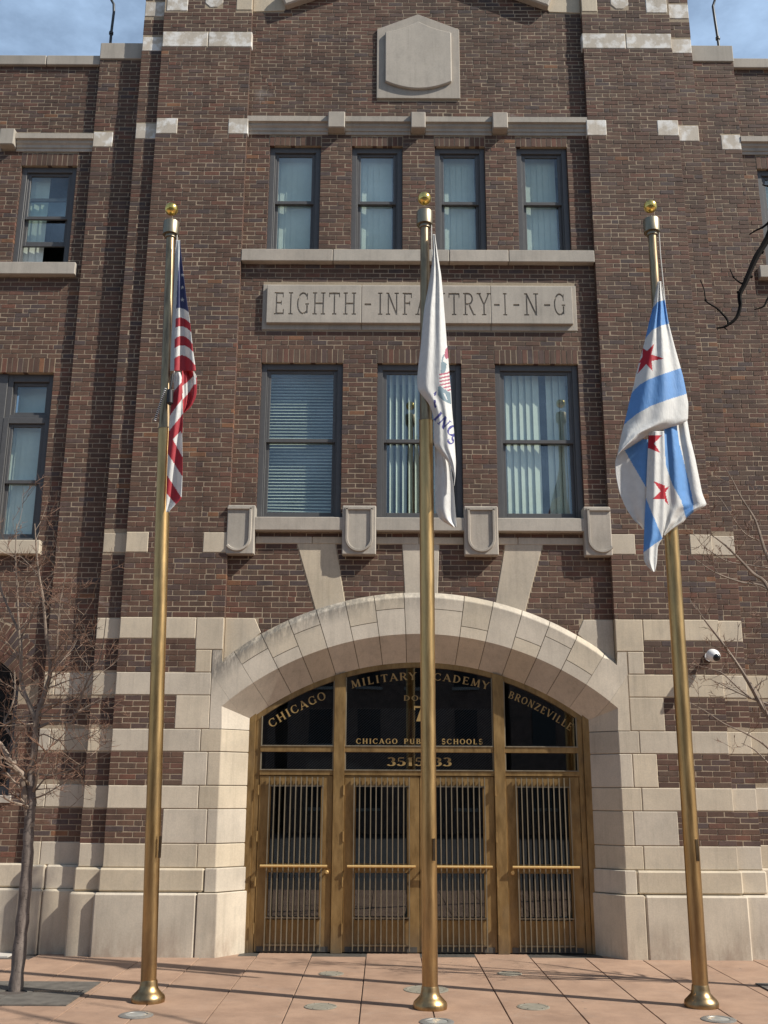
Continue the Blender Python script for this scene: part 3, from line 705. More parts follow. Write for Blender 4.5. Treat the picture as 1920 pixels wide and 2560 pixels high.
for a, b in ((-2.14, -.80), (-.80, 1.03), (1.03, 2.185)):
    o = MB().box(a+.002 if a > -2 else a, b-.002 if b < 2 else b, YB-.070, YB-.005, 8.27, 8.85, 'carved').build('inscribed_stone', ins, bevel=.006)
    bo = o.modifiers.new('letters', 'BOOLEAN'); bo.operation = 'DIFFERENCE'; bo.solver = 'EXACT'; bo.use_self = True; bo.object = co_
    bpy.context.view_layer.update(); dg = bpy.context.evaluated_depsgraph_get()
    me = bpy.data.meshes.new_from_object(o.evaluated_get(dg)); o.modifiers.clear(); o.data = me
bpy.data.objects.remove(co_)

# ---------------------------------------------------------------- arch
arch = empty('entrance_arch', (0, 0, 0), B)
def vous(p0, p1, r0f, r1f, hood, soffit, n=4):
    """one arch stone between angles p0, p1; r*f give its radii; the hood slopes back to the bay wall"""
    mb = MB(); rows = []
    e = GAP/3.9
    p0, p1 = p0 + e, p1 - e
    for i in range(n+1):
        p = p0 + (p1-p0)*i/n; s, c = math.sin(p), math.cos(p); sec = []
        r0, r1 = r0f(p), r1f(p)
        if soffit: sec += [(INB(p), .29), (r0, -.004)]
        else: sec += [(r0+GAP, .10), (r0+GAP, -.004)]
        if hood: sec += [(HOOD(p), -.004), (HOOD(p)+.012, .0), (EXT(p), YB-.004), (EXT(p), YB+.05)]
        else: sec += [(r1-GAP, -.004), (r1-GAP, .10)]
        if soffit: sec += [(INB(p)+.1, .40), (INB(p), .40)]
        rows.append([(r*s, y, r*c) for r, y in sec])
    k = len(rows[0]); v = [q for r in rows for q in r]
    f = [(i*k+j, i*k+(j+1)%k, (i+1)*k+(j+1)%k, (i+1)*k+j) for i in range(n) for j in range(k)] + [tuple(range(k-1, -1, -1)), tuple(range(n*k, n*k+k))]
    mb.add(v, f, 'arch'); o = mb.build('voussoir', arch)
    bm = bmesh.new(); bm.from_mesh(o.data); bmesh.ops.recalc_face_normals(bm, faces=bm.faces); bm.to_mesh(o.data); bm.free(); return o
core = MB(); rows = []
for i in range(41):
    p = rad(-40.2 + 80.4*i/40); s_, c_ = math.sin(p), math.cos(p); q = [(INB(p)+.006, .30), (INT(p)+.006, .004)]
    q += [(min(HOOD(p), 2.6/max(.01, abs(s_)))-.004, .004), (min(EXT(p), 2.6/max(.01, abs(s_)))-.006, YB+.002), (min(EXT(p), 2.6/max(.01, abs(s_)))-.006, .38), (INB(p)+.006, .38)]
    rows.append([(r_*s_, y_, r_*c_) for r_, y_ in q])
core.add([q for r_ in rows for q in r_], [(i*6+j, i*6+(j+1)%6, (i+1)*6+(j+1)%6, (i+1)*6+j) for i in range(40) for j in range(6)], 'jointm'); core.build('mortar_bed', arch)
AN = [rad(a) for a in (-33.3, -27.9, -22.8, -17.8, -12.7, -7.7, -2.6, 2.6, 7.7, 12.7, 17.8, 22.8, 27.9, 33.3)]
for i in range(len(AN)-1):
    split = [.68, .35, .70, None, .40, .72, None, .70, .30, None, .36, .70, .34][i] if i < 13 else None
    a, b = AN[i], AN[i+1]
    if split is None: vous(a, b, INT, None or HOOD, True, True)
    else:
        f = lambda p, k=split: INT(p)*(1-k) + HOOD(p)*k
        vous(a, b, INT, f, False, True); vous(a, b, f, HOOD, True, False)
# springers: explicit stones from the last joint down to the jamb
for s in (-1, 1):
    pa, pc = rad(33.3), rad(38.6); n = 5
    arcI = [(INT(pa+(pc-pa)*i/n)*math.sin(pa+(pc-pa)*i/n), INT(pa+(pc-pa)*i/n)*math.cos(pa+(pc-pa)*i/n)) for i in range(n+1)]
    arcB = [(INB(pa+(pc-pa)*i/n)*math.sin(pa+(pc-pa)*i/n), INB(pa+(pc-pa)*i/n)*math.cos(pa+(pc-pa)*i/n)) for i in range(n+1)]
    pe = [(HOOD(pa)*math.sin(pa), HOOD(pa)*math.cos(pa)), (2.45, 3.555), (2.53, 3.485), (2.545, 3.655), (2.66, 3.655), (2.66, 3.36)]
    poly = arcI + pe[::-1]
    def stone(front, back):
        mb = MB(); k = len(front); v = [(s*x, -.004, z) for x, z in front] + [(s*x, .29, z) for x, z in back]
        f = [tuple(range(k)), tuple(range(2*k-1, k-1, -1))] + [(i, i+k, (i+1)%k+k, (i+1)%k) for i in range(k)]
        mb.add(v, f, 'arch'); o = mb.build('springer', arch); bm = bmesh.new(); bm.from_mesh(o.data); bmesh.ops.recalc_face_normals(bm, faces=bm.faces); bm.to_mesh(o.data); bm.free()
    stone(poly, arcB + pe[::-1])
    # hood over the springer
    m = 6; hv = []
    ph = [rad(33.35 + (35.75-33.35)*i/m) for i in range(m+1)]
    mb = MB(); k = 3
    for p in ph:
        for r, y in ((HOOD(p)-.004, -.003), (HOOD(p)+.012, .0), (EXT(p), YB-.004)): hv.append((s*r*math.sin(p), y, r*math.cos(p)))
    mb.add(hv, [(i*k+j, (i+1)*k+j, (i+1)*k+j+1, i*k+j+1) for i in range(m) for j in range(2)], 'arch'); mb.build('hood_moulding', arch)
    # stone below the springer joint, down to the jamb course
    pd = rad(40.45); arcI2 = [(INT(pc+(pd-pc)*i/n)*math.sin(pc+(pd-pc)*i/n), INT(pc+(pd-pc)*i/n)*math.cos(pc+(pd-pc)*i/n)-.004) for i in range(n+1)]
    arcB2 = [(INB(pc)*math.sin(pc) + (2.17-INB(pc)*math.sin(pc))*i/n, INB(pc)*math.cos(pc) + (2.81-INB(pc)*math.cos(pc))*i/n-.004) for i in range(n+1)]
    front = arcI2 + [(2.50, 2.665), (2.655, 2.665), (2.655, 3.352)]; back = arcB2 + [(2.17, 2.665), (2.655, 2.665), (2.655, 3.352)]
    stone(front, back)

# ---------------------------------------------------------------- bronze doorway
YD = .28
fr = empty('door_frame', (0, 0, 0), B)
def bar(x0, x1, y0, y1, z0, z1, name, par=fr, mat='bronze', bev=.003): return MB().box(x0, x1, y0, y1, z0, z1, mat).build(name, par, bevel=bev)
for s in (-1, 1):
    l, h = (2.105, 2.20) if s > 0 else (-2.20, -2.105); MB().prism([(l, 0), (h, 0), (h, zinb(h)+.02), (l, zinb(l)+.02)], YD-.005, YD+.14, 'bronze').build('jamb', fr, bevel=.003)
    l, h = (2.035, 2.104) if s > 0 else (-2.104, -2.035); MB().prism([(l, 0), (h, 0), (h, zinb(h)-.01), (l, zinb(l)-.01)], YD+.02, YD+.14, 'bronze').build('jamb', fr, bevel=.003)
    l, h = (.955, 1.095) if s > 0 else (-1.095, -.955); MB().prism([(l, 0), (h, 0), (h, zinb(h)-.005), (l, zinb(l)-.005)], YD-.022, YD+.14, 'bronze').build('mullion', fr, bevel=.004)
hd = MB(); n = 40; rows = []
for i in range(n+1):
    x = -2.2 + 4.4*i/n; ph = math.atan2(x, zinb(x)+.03); dx, dz = math.sin(ph), math.cos(ph); rows.append([(x, YD+.01, zinb(x)+.03), (x - dx*.065, YD+.01, zinb(x) - dz*.065), (x - dx*.065, YD+.12, zinb(x) - dz*.065), (x, YD+.12, zinb(x)+.03)])
hd.add([p for r in rows for p in r], [(i*4+j, (i+1)*4+j, (i+1)*4+(j+1)%4, i*4+(j+1)%4) for i in range(n) for j in range(4)], 'bronze'); o = hd.build('arched_head', fr)
OPEN = [(-2.035, -1.095), (-.955, .955), (1.095, 2.035)]
for a, b in OPEN:
    bar(a, b, YD-.004, YD+.10, 2.395, 2.465, 'transom_bar'); bar(a, b, YD-.002, YD+.10, 2.105, 2.165, 'transom_bar')
    bar(a, b, YD-.014, YD+.02, 2.462, 2.478, 'glazing_bead', mat='bar'); bar(a, b, YD-.014, YD+.02, 2.163, 2.178, 'glazing_bead', mat='bar')
    for x in (a, b-.016): bar(x, x+.016, YD+.004, YD+.03, 2.178, 2.395, 'glazing_bead', mat='bar'); bar(x, x+.016, YD+.004, YD+.03, 2.478, zinb(abs(x+.008))-.07, 'glazing_bead', mat='bar')
panes = []
for a, b in OPEN:
    k = 16; topz = [(a + (b-a)*i/k, zinb(a + (b-a)*i/k) - .05) for i in range(k+1)]
    tw = empty('transom_window', (0, 0, 0), B)
    MB().prism([(a, 2.45)] + [(b, 2.45)] + topz[::-1], YD+.05, YD+.058, 'dglass').build('pane', tw); panes.append(tw)
    t2 = empty('transom_window', (0, 0, 0), B); MB().box(a, b, YD+.05, YD+.058, 2.16, 2.40, 'dglass').build('pane', t2); panes.append(t2)
YT = YD + .048
lettering('lettering', text_quads('CHICAGO', .106, -.490, 0, arcc=(-.03, 3.325), sp=.20, width=.80), YT, panes[0])
lettering('lettering', text_quads('MILITARY', .098, -.136, 0, arcc=(-.03, 3.352), sp=.20, width=.85) + text_quads('ACADEMY', .098, .147, 0, arcc=(-.03, 3.352), sp=.20, width=.85), YT, panes[2])
lettering('lettering', text_quads('BRONZEVILLE', .094, .490, 0, arcc=(-.03, 3.335), sp=.20, width=.90), YT, panes[4])
lettering('lettering', text_quads('DOOR', .068, .0, 3.052, sp=.2, width=.40), YT, panes[2]); lettering('lettering', text_quads('7', .20, .0, 2.785, T=.24), YT, panes[2])
lettering('lettering', text_quads('CHICAGO', .066, -.545, 2.502, T=.22, t=.11, sp=.26, width=.53) + text_quads('PUBLIC', .066, .015, 2.502, T=.22, t=.11, sp=.26, width=.42) + text_quads('SCHOOLS', .066, .555, 2.502, T=.22, t=.11, sp=.26, width=.53), YT, panes[2])
lettering('lettering', text_quads('3515-33', .105, .0, 2.228, T=.26, t=.10, sp=.16, width=.82), YT, panes[3])
# perforated screen some way behind the transom glass
def screen_mat():
    m, n, b = new_mat('perforated screen')
    g = N(n, 'ShaderNodeNewGeometry'); q = N(n, 'ShaderNodeMapping'); q.inputs['Rotation'].default_value = (0, rad(40), 0); n.links.new(g.outputs['Position'], q.inputs['Vector'])
    wv = N(n, 'ShaderNodeTexWave'); wv.inputs['Scale'].default_value = 12; wv.bands_direction = 'Z'; n.links.new(q.outputs[0], wv.inputs['Vector'])
    c = ramp(n, wv.outputs['Fac'], [(.45, g3(.006)), (.65, (.10, .11, .12))]); n.links.new(c, b.inputs['Base Color']); b.inputs['Roughness'].default_value = .7; return m
MT['screen'] = screen_mat()
rm = MB(); X0, X1, Z0, Z1, YA, YZ = -2.19, 2.19, -.01, 3.52, YD+.141, YD+2.6
rm.add([(X0,YA,Z0),(X1,YA,Z0),(X1,YZ,Z0),(X0,YZ,Z0),(X0,YA,Z1),(X1,YA,Z1),(X1,YZ,Z1),(X0,YZ,Z1)], [(0,1,2,3),(1,5,6,2),(3,2,6,7),(0,3,7,4),(4,7,6,5)], 'dark'); rm.build('vestibule_lining', B)
MB().box(-2.0, 1.0, YD+.35, YD+.36, 2.12, 2.98, 'screen').build('perforated_screen', B)
# leaves
def leaf(x0, x1, knob, hinge):
    d = empty('door', (0, 0, 0), B); a, b = x0+.004, x1-.004; y = YD + .012
    st = .135
    lf = MB(); lf.box(a, a+st, y, y+.06, .012, 2.10, 'bronze'); lf.box(b-st, b, y, y+.06, .012, 2.10, 'bronze'); lf.box(a+st, b-st, y, y+.06, 1.965, 2.10, 'bronze'); lf.box(a+st, b-st, y, y+.06, .93, 1.04, 'bronze'); lf.box(a+st, b-st, y, y+.06, .012, .385, 'bronze')
    lf.build('leaf', d, bevel=.004)
    for z0, z1 in ((.385, .93), (1.04, 1.965)):
        MB().box(a+st-.01, b-st+.01, y+.03, y+.036, z0-.01, z1+.01, 'dglass').build('pane', d)
        for xx in (a+st, b-st-.012): MB().box(xx, xx+.012, y-.008, y+.02, z0, z1, 'bronze').build('glazing_bead', d)
    n = 11; sp = (b - a - 2*st - .012 + .03)/(n-1); bm_ = MB().box(-.0065, .0065, -.045, -.021, .03, 2.085, 'bar').mesh('bar')
    for i in range(n):
        o = link('bar', bm_, d); o.location = (a + st - .009 + sp*i, y, 0); o.rotation_euler.y = R.uniform(-.001, .001)
    for z in (.085, .40, 1.00, 1.965):
        MB().box(a+st-.02, b-st+.02, y-.024, y+.002, z, z+.016, 'bar').build('cross_rail', d)
    MB().box(a+.03, b-.03, y-.006, y, .014, .075, 'iron').build('kick_plate', d)
    pb_ = MB().tube([(a+.05, y-.085, 1.012), (b-.05, y-.085, 1.012)], .0165, 'push', 14); pb_.build('push_bar', d, smooth=True)
    for xx in (a+.065, b-.065): MB().tube([(xx, y-.085, 1.012), (xx, y+.005, 1.012)], .011, 'push', 8).build('push_bar_arm', d, smooth=True)
    if knob:
        xx = b - .055 if knob > 0 else a + .055; MB().tube([(xx, y, .94), (xx, y-.02, .94), (xx, y-.045, .94), (xx, y-.055, .94)], [.012, .012, .024, .016], 'push', 14).build('knob', d, smooth=True)
    xh = x0 - .006 if hinge < 0 else x1 + .006
    for z in (1.86, 1.30, .77, .22):
        MB().tube([(xh, YD-.028, z), (xh, YD-.028, z+.125)], .0125, 'bronze', 10).build('hinge', d, smooth=True)
leaf(-2.035, -1.095, 1, -1); leaf(-.955, 0, 0, -1); leaf(0, .955, 0, 1); leaf(1.095, 2.035, -1, 1)
block(-2.2, 2.2, -.06, .004, .02, B, .5, mat='iron', bev=.003, name='threshold')

# ---------------------------------------------------------------- both sides, wings
side(-1); side(1)
def wing(s):
    def xr(a, b): return (a, b) if s > 0 else (-b, -a)
    wg = empty('wing_wall', (0, 0, 0), B)
    u1, u2, lw = xr(5.10, 5.93), xr(6.33, 7.16), xr(5.15, 7.40)
    hs = [(*u1, 9.29, 10.95), (*u2, 9.29, 10.95), (*lw, 5.17, 7.61)]; aw = xr(5.22, 7.38)
    XE = 8.2; x0, x1 = xr(X3-.02, XE)
    holes = list(hs)
    if s < 0: holes.append((*aw, 1.84, 3.62))
    backing('mortar_bed', x0, x1, 0, 12.7, YW+.0035, 1.2, holes, wg)
    bh = list(hs) + [(u[0]-.01, u[1]+.01, 10.95, 11.16) for u in (u1, u2)] + [(lw[0]-.01, lw[1]+.01, 7.61, 7.83)]
    cx = (aw[0]+aw[1])/2
    def curve(a, b):
        if s > 0: return []
        out = []
        if b > 1.84 and a < 3.2: out.append((aw[0], aw[1]))
        if a < 4.42 and b > 3.0:
            zz = max(a, 3.05) - 2.45; h = math.sqrt(max(0, 1.72**2*1 - (zz*.96)**2)) if zz < 1.79 else 0
            if h > .05: out.append((cx-min(h, 1.34), cx+min(h, 1.34)))
        return out
    x0, x1 = xr(X3, XE); lay(x0, x1, 1.02, 11.20, YW, bh, wall=wg, curve=curve); lay(x0, x1, 11.46, 12.70, YW, [], wall=wg, course=.0665)
    for q in range(4):
        a, b = xr(X3 + .84*q, X3 + .84*(q+1)); block(a, b, 12.69, 12.87, YW-.05, wg, 1.2, mat='carved', bev=.01, name='coping_stone')
    for q in range(3):
        for z0, z1, pr in ((0, .74, .12), (.74, 1.03, .06)):
            a, b = xr(X3 + 1.1*q, X3 + 1.1*(q+1)); block(a, b, z0 if z0 else -.03, z1, YW-pr, wg, YW+.3, bev=.02, name='plinth_stone')
    string_course(*xr(X3, XE), 11.185, YW, wg, [xr(6.03, 6.26)])
    for u, op in ((u1, .34 if s < 0 else 0), (u2, 0)):
        window(*u, 9.29, 10.95, YW, (.105, (.50, 1) if (s < 0 and u is u1) else None, 10), op, zm=10.12); lintel(u[0]-.005, u[1]+.005, 10.95, 11.16, YW); 
    a, b = xr(4.95, 7.3); block(a, b, 9.10, 9.30, YW-.10, wg, YW+.2, mat='carved', bev=.008, name='sill')
    # three-light lower window
    lights = [xr(5.15, 5.81), xr(5.95, 6.60), xr(6.74, 7.40)]
    for l in lights:
        window(*l, 5.17, 6.95, YW, (.083, None, 12), zm=6.02)
        wn_ = empty('window', (0, 0, 0), B); f = MB(); y = YW + .075
        f.box(l[0], l[0]+.075, y, y+.13, 6.951, 7.61, 'frame'); f.box(l[1]-.075, l[1], y, y+.13, 6.951, 7.61, 'frame'); f.box(l[0]+.075, l[1]-.075, y, y+.13, 7.50, 7.61, 'frame'); f.box(l[0]+.075, l[1]-.075, y, y+.13, 6.951, 7.00, 'frame'); f.build('frame', wn_, bevel=.003)
        f = MB(); f.box(l[0]+.075, l[0]+.12, y+.04, y+.08, 7.0, 7.5, 'frame'); f.box(l[1]-.12, l[1]-.075, y+.04, y+.08, 7.0, 7.5, 'frame'); f.box(l[0]+.12, l[1]-.12, y+.04, y+.08, 7.45, 7.5, 'frame'); f.box(l[0]+.12, l[1]-.12, y+.04, y+.08, 7.0, 7.05, 'frame'); f.build('sash', wn_, bevel=.003)
        MB().box(l[0]+.12, l[1]-.12, y+.055, y+.061, 7.05, 7.45, 'glass').build('pane', wn_)
        MB().box(l[0]+.08, l[1]-.08, y+.25, y+.256, 7.0, 7.5, 'blind').build('blind_panel', wn_); MB().box(l[0], l[1], y+.5, y+.51, 6.96, 7.6, 'dark').build('room_lining', wn_)
    for p, q in ((5.81, 5.95), (6.60, 6.74)):
        a, b = xr(p, q); MB().box(a, b, YW+.055, YW+.2, 5.17, 7.61, 'frame').build('mullion', B, bevel=.004)
    lintel(lw[0]-.005, lw[1]+.005, 7.61, 7.83, YW); a, b = xr(5.08, 7.47); block(a, b, 4.955, 5.155, YW-.10, wg, YW+.2, mat='stone', bev=.008, name='sill')
    if s < 0:
        # brick arch over the ground floor window: two rings of bricks on end
        ar = empty('brick_arch', (0, 0, 0), B); mm = MB().box(-.5, .5, 0, 1, -.5, .5, 'brick').mesh('arch_brick')
        zc = 2.45
        bed = MB(); k = 24
        for i in range(k):
            p, q = -1.02 + 2.04*i/k, -1.02 + 2.04*(i+1)/k
            v = [(cx + r_*math.sin(t)*1.04, YW+.012, zc + r_*math.cos(t)) for t in (p, q) for r_ in (1.33, 1.78)] + [(cx + r_*math.sin(t)*1.04, YW+.13, zc + r_*math.cos(t)) for t in (p, q) for r_ in (1.33, 1.78)]
            bed.add(v, [(0, 2, 3, 1), (0, 4, 6, 2)], 'mortar')
        bed.build('mortar_bed', ar)
        for r_, hgt in ((1.445, .215), (1.665, .205)):
            n = int(2.0*r_/.078)
            for i in range(n):
                t = -.98 + 1.96*(i+.5)/n; o = link('arch_brick', mm, ar); o.location = (cx + r_*math.sin(t)*1.04, YW - .003 + R.uniform(-.002, .002), zc + r_*math.cos(t)); o.rotation_euler.y = t; o.scale = (.066, .11, hgt)
        wn_ = empty('window', (0, 0, 0), B); f = MB(); y = YW + .10
        f.box(aw[0], aw[1], y, y+.1, 1.84, 1.95, 'frame'); f.box(aw[0], aw[0]+.07, y, y+.1, 1.95, 3.2, 'frame'); f.box(aw[1]-.07, aw[1], y, y+.1, 1.95, 3.2, 'frame'); f.box(cx-.05, cx+.05, y, y+.1, 1.95, 3.75, 'frame'); f.build('frame', wn_)
        MB().prism([(aw[0], 1.9), (aw[1], 1.9), (aw[1], 3.2)] + [(cx + 1.33*math.sin(t)*1.04, zc + 1.33*math.cos(t)) for t in [.98 - 1.96*i/16 for i in range(17)]] + [(aw[0], 3.2)], y+.06, y+.066, 'dglass').build('pane', wn_)
        MB().box(aw[0], aw[1], y+.6, y+.61, 1.8, 4.0, 'dark').build('room_lining', wn_)
        block(aw[0]-.05, aw[1]+.05, 1.74, 1.845, YW-.03, wg, YW+.2, mat='carved', name='sill')
wing(-1); wing(1)

# ---------------------------------------------------------------- bricks: 300 of the largest in view are objects, the rest one mesh
def brick_verts(x0, x1, z0, z1, yf, d, jit):
    c = .0035; j = lambda a: R.uniform(-a, a) if jit else 0; dy = j(.0022)
    tl = j(.0016)
    fr_ = [(x0+c+j(.0012), yf+dy+tl, z0+c+j(.0014)), (x1-c+j(.0012), yf+dy-tl, z0+c+j(.0014)), (x1-c+j(.0012), yf+dy-tl, z1-c+j(.0014)), (x0+c+j(.0012), yf+dy+tl, z1-c+j(.0014))]
    rg = [(x0, yf+dy+c, z0+j(.0012)), (x1, yf+dy+c, z0+j(.0012)), (x1, yf+dy+c, z1+j(.0012)), (x0, yf+dy+c, z1+j(.0012))]
    bk_ = [(x0, yf+d, z0), (x1, yf+d, z0), (x1, yf+d, z1), (x0, yf+d, z1)]
    return fr_ + rg + bk_
BF = [(0,1,2,3)] + [(i+4, (i+1)%4+4, (i+1)%4, i) for i in range(4)] + [(i+8, (i+1)%4+8, (i+1)%4+4, i+4) for i in range(4)]
def key(b):
    x, z = (b[0]+b[1])/2, (b[2]+b[3])/2; d2 = (x-CAMP.x)**2 + (b[4]-CAMP.y)**2 + (z-CAMP.z)**2
    hid = (-3.05 < x < -2.55 and z < 6) or (x > 3.2 and z < 3.2)
    return -((b[1]-b[0])*(b[3]-b[2])*(b[4]-CAMP.y)/d2**1.5)*(0 if hid else 1)
vis = [b for b in bricks if abs((b[0]+b[1])/2+.45) < .372*(13.284+b[4]) and abs(b[0]) > 0]
vis.sort(key=key); near = set(vis[:300])
mb = MB()
for b in bricks:
    if b in near: continue
    mb.add(brick_verts(*b[:4], b[4], b[5], True), BF, 'brick')
st = mb.build('brick_courses', B); st['kind'] = 'stuff'
shared = []
for k in range(10):
    q = MB(); q.add(brick_verts(-.1, .1, -.0295, .0295, 0, .10, True), BF, 'brick'); shared.append(q.mesh('brick'))
for b in near:
    o = link('brick', R.choice(shared), b[6]); o.location = ((b[0]+b[1])/2, b[4], (b[2]+b[3])/2); o.scale = ((b[1]-b[0])/.2, 1, (b[3]-b[2])/.059)

# ================================================================== GROUND
structure(MB().box(-60, 60, -60, 1.5, -.30, -.045, 'asphalt').build('ground'))
pv = structure(MB().box(-30, 30, -10.5, 1.2, -.044, -.012, 'joint').build('pavement'))
PX, YJ = .655, [-8.2, -6.6, -4.92, -3.25, .42]
cols = [PX*i for i in range(-9, 10)]
for i in range(len(cols)-1):
    for j in range(len(YJ)-1):
        g = .0055; a, b, c, d = cols[i]+g, cols[i+1]-g, YJ[j]+g*.35, YJ[j+1]-g*.35
        if a < -5.2 and d > -.3: d = -.3
        sl_ = MB().box(a, b, c, d, -.03, R.uniform(-.0012, .0012), 'paving').build('paving_slab', pv, bevel=.003)
for a, b in ((-30, cols[0]), (cols[-1], 30)): structure(MB().box(a+.006, b-.006, -10.4, .3, -.03, -.002, 'paving').build('outer_pavement'))
structure(MB().box(-9, -4.90, -.10, .36, -.02, .004, 'pale').build('concrete_apron'))

# ================================================================== FLAGPOLES
def flagpole(base, top_x, zs, label, zj):
    """shaft leans from base to top_x"""
    t = tag(empty('flagpole', base), label, 'flagpole', 'brass flagpoles before the entrance')
    H = 8.14; lean = (top_x - base[0])/8.33
    def P(z): return (lean*z, 0, z)
    MB().tube([P(.05), P(2), P(4), P(zj)], [.0735, .0735, .0735, .072], 'pole', 28).build('lower_shaft', t, smooth=True)
    MB().tube([P(zj), P(zj+.012)], [.0755, .0755], 'upper', 28).build('joint_collar', t, smooth=True)
    MB().tube([P(zj+.012), P(6.8), P(H-.05)], [.066, .056, .047], 'upper', 24).build('upper_shaft', t, smooth=True)
    MB().lathe([(.155, 0), (.158, .03), (.150, .055), (.118, .085), (.09, .115), (.082, .15), (.079, .175), (.0745, .19)], (0, 0, 0), 'pole', 36).build('base_flange', t, smooth=True)
    MB().lathe([(.048, -.06), (.062, -.055), (.062, -.02), (.090, -.018), (.091, .0), (.091, .135), (.086, .145), (.02, .15), (.014, .16), (.014, .19)], P(H-.12), 'cap', 30).build('truck_cap', t, smooth=True)
    n = 14; MB().lathe([(max(.004, .076*math.sin(PI*i/n)), -.076*math.cos(PI*i/n)) for i in range(n+1)], P(8.335), 'ball', 28).build('ball', t, smooth=True)
    MB().box(.03, .055, -.078, -.06, 1.28, 1.48, 'upper').build('hand_hole_cover', t)
    pts = [(lean*z + .085 + .012*math.sin(z*3), -.015, z) for z in (8.02, 7.7, 7.3, 6.8, 6.2)]
    MB().tube(pts, .006, 'rope', 6).build('halyard', t, smooth=True)
    return P
LB, MBs, RB = (-2.645, -2.78, 0), (-.02, -3.02, 0), (2.495, -2.88, 0)
flagpole(LB, -2.915, None, 'leaning brass flagpole carrying the red and white striped flag', 5.66)
flagpole(MBs, -.026, None, 'brass flagpole standing before the middle of the doors', 5.68)
flagpole(RB, 2.545, None, 'brass flagpole carrying the white and blue flag with red stars', 5.60)

# ================================================================== FLAGS
def pip(px, py, poly):
    ins_ = np.zeros(px.shape, bool); n = len(poly)
    for i in range(n):
        x0, y0 = poly[i]; x1, y1 = poly[(i+1) % n]
        if y0 == y1: continue
        c = ((y0 > py) != (y1 > py)) & (px < (x1-x0)*(py-y0)/(y1-y0) + x0); ins_ ^= c
    return ins_
def flag(name, label, patches, thick=.0015, step=1.7):
    """each patch: left and right edge polylines (top to bottom), depth function, base cloth and colour areas"""
    V, F, MI, mats = [], [], [], []
    for left, right, depth, base, areas in patches:
        ya, yb = max(left[0][1], right[0][1]), min(left[-1][1], right[-1][1])
        ny = max(8, int((yb-ya)/step)); ys = np.linspace(ya, yb, ny)
        lx = np.interp(ys, [p[1] for p in left], [p[0] for p in left]); rx = np.interp(ys, [p[1] for p in right], [p[0] for p in right])
        k = np.ones(9)/9
        def smooth(a): return np.convolve(np.pad(a, 4, mode='edge'), k, 'valid')
        lx, rx = smooth(lx), smooth(rx); nx = max(6, int(np.max(rx-lx)/step))
        s = np.linspace(0, 1, nx); off = len(V)
        PXs = lx[:, None] + (rx-lx)[:, None]*s[None, :]; PYs = np.repeat(ys[:, None], nx, 1)
        T = (ys-ya)/(yb-ya)
        for i in range(ny):
            for j in range(nx):
                V.append(onY(PXs[i, j], PYs[i, j], depth(s[j], T[i], PXs[i, j], PYs[i, j])))
        cx = (PXs[:-1, :-1]+PXs[1:, 1:])/2; cy = (PYs[:-1, :-1]+PYs[1:, 1:])/2
        def mi(m):
            if MT[m] not in mats: mats.append(MT[m])
            return mats.index(MT[m])
        idx = np.full(cx.shape, mi(base))
        for m, poly in areas: idx[pip(cx, cy, poly)] = mi(m)
        for i in range(ny-1):
            for j in range(nx-1):
                a = off + i*nx + j; F.append((a, a+1, a+nx+1, a+nx)); MI.append(int(idx[i, j]))
    me = bpy.data.meshes.new(name); me.from_pydata(V, [], F)
    for m in mats: me.materials.append(m)
    me.polygons.foreach_set('material_index', MI); me.polygons.foreach_set('use_smooth', [True]*len(F)); me.update()
    o = link(name, me); c = sum((Vector(v) for v in V), Vector())/len(V); me.transform(Matrix.Translation(-c)); o.location = c
    md = o.modifiers.new('thickness', 'SOLIDIFY'); md.thickness = thick; md.offset = 0
    return tag(o, label, 'flag')
def cv(ox, oy, s): return lambda pts: [(ox + x/s, oy + y/s) for x, y in pts]
a5, a6 = cv(380, 580, 5.82), cv(370, 940, 6.32)
sn = math.sin
def starpoly(cx, cy, ro, ri, n=5, rot=0): return [(cx + (ro if k % 2 == 0 else ri)*sn(rot + k*PI/n), cy - (ro if k % 2 == 0 else ri)*math.cos(rot + k*PI/n)) for k in range(2*n)]
YL0 = -2.86
def arcline(p, x0=300, x1=665, n=14):      # a smooth seam through three points
    (a, ya), (b, yb), (c, yc) = p; out = []
    for i in range(n+1):
        x = x0 + (x1-x0)*i/n; out.append((x, ya*(x-b)*(x-c)/((a-b)*(a-c)) + yb*(x-a)*(x-c)/((b-a)*(b-c)) + yc*(x-a)*(x-b)/((c-a)*(c-b))))
    return out
us_up = (a5([(352, 120), (332, 400), (318, 800), (300, 1200), (280, 1600), (262, 2020)]), a5([(408, 120), (440, 480), (500, 950), (555, 1330), (600, 1750), (628, 1930), (640, 2020)]),
    lambda s, t, x, y: YL0 - .05*s*min(1, t*3) + (.016+.012*t)*sn(s*9 + t*3)*min(1, t*4), 'fred',
    [('fblue', a5([(330, 60), (460, 60)] + arcline([(352, 1112), (440, 1112), (530, 1165)])[::-1]))] +
    [('fwhite', a5(arcline(p_) + arcline(q_)[::-1])) for p_, q_ in (([(352, 1112), (440, 1112), (530, 1165)], [(345, 1262), (440, 1250), (557, 1330)]), ([(338, 1395), (440, 1375), (566, 1450)], [(330, 1560), (430, 1512), (588, 1630)]), ([(322, 1700), (430, 1648), (600, 1750)], [(315, 1850), (450, 1795), (634, 1950)]))] +
    [('fwhite', a5(starpoly(440, 985, 36, 14))), ('fwhite', a5(starpoly(442, 805, 34, 13))), ('fwhite', a5(starpoly(440, 628, 28, 11))), ('fgrey', a5([(330, 60), (410, 110), (398, 400), (372, 700), (352, 1110), (338, 1400), (322, 2030), (230, 2030), (250, 1500)]))])
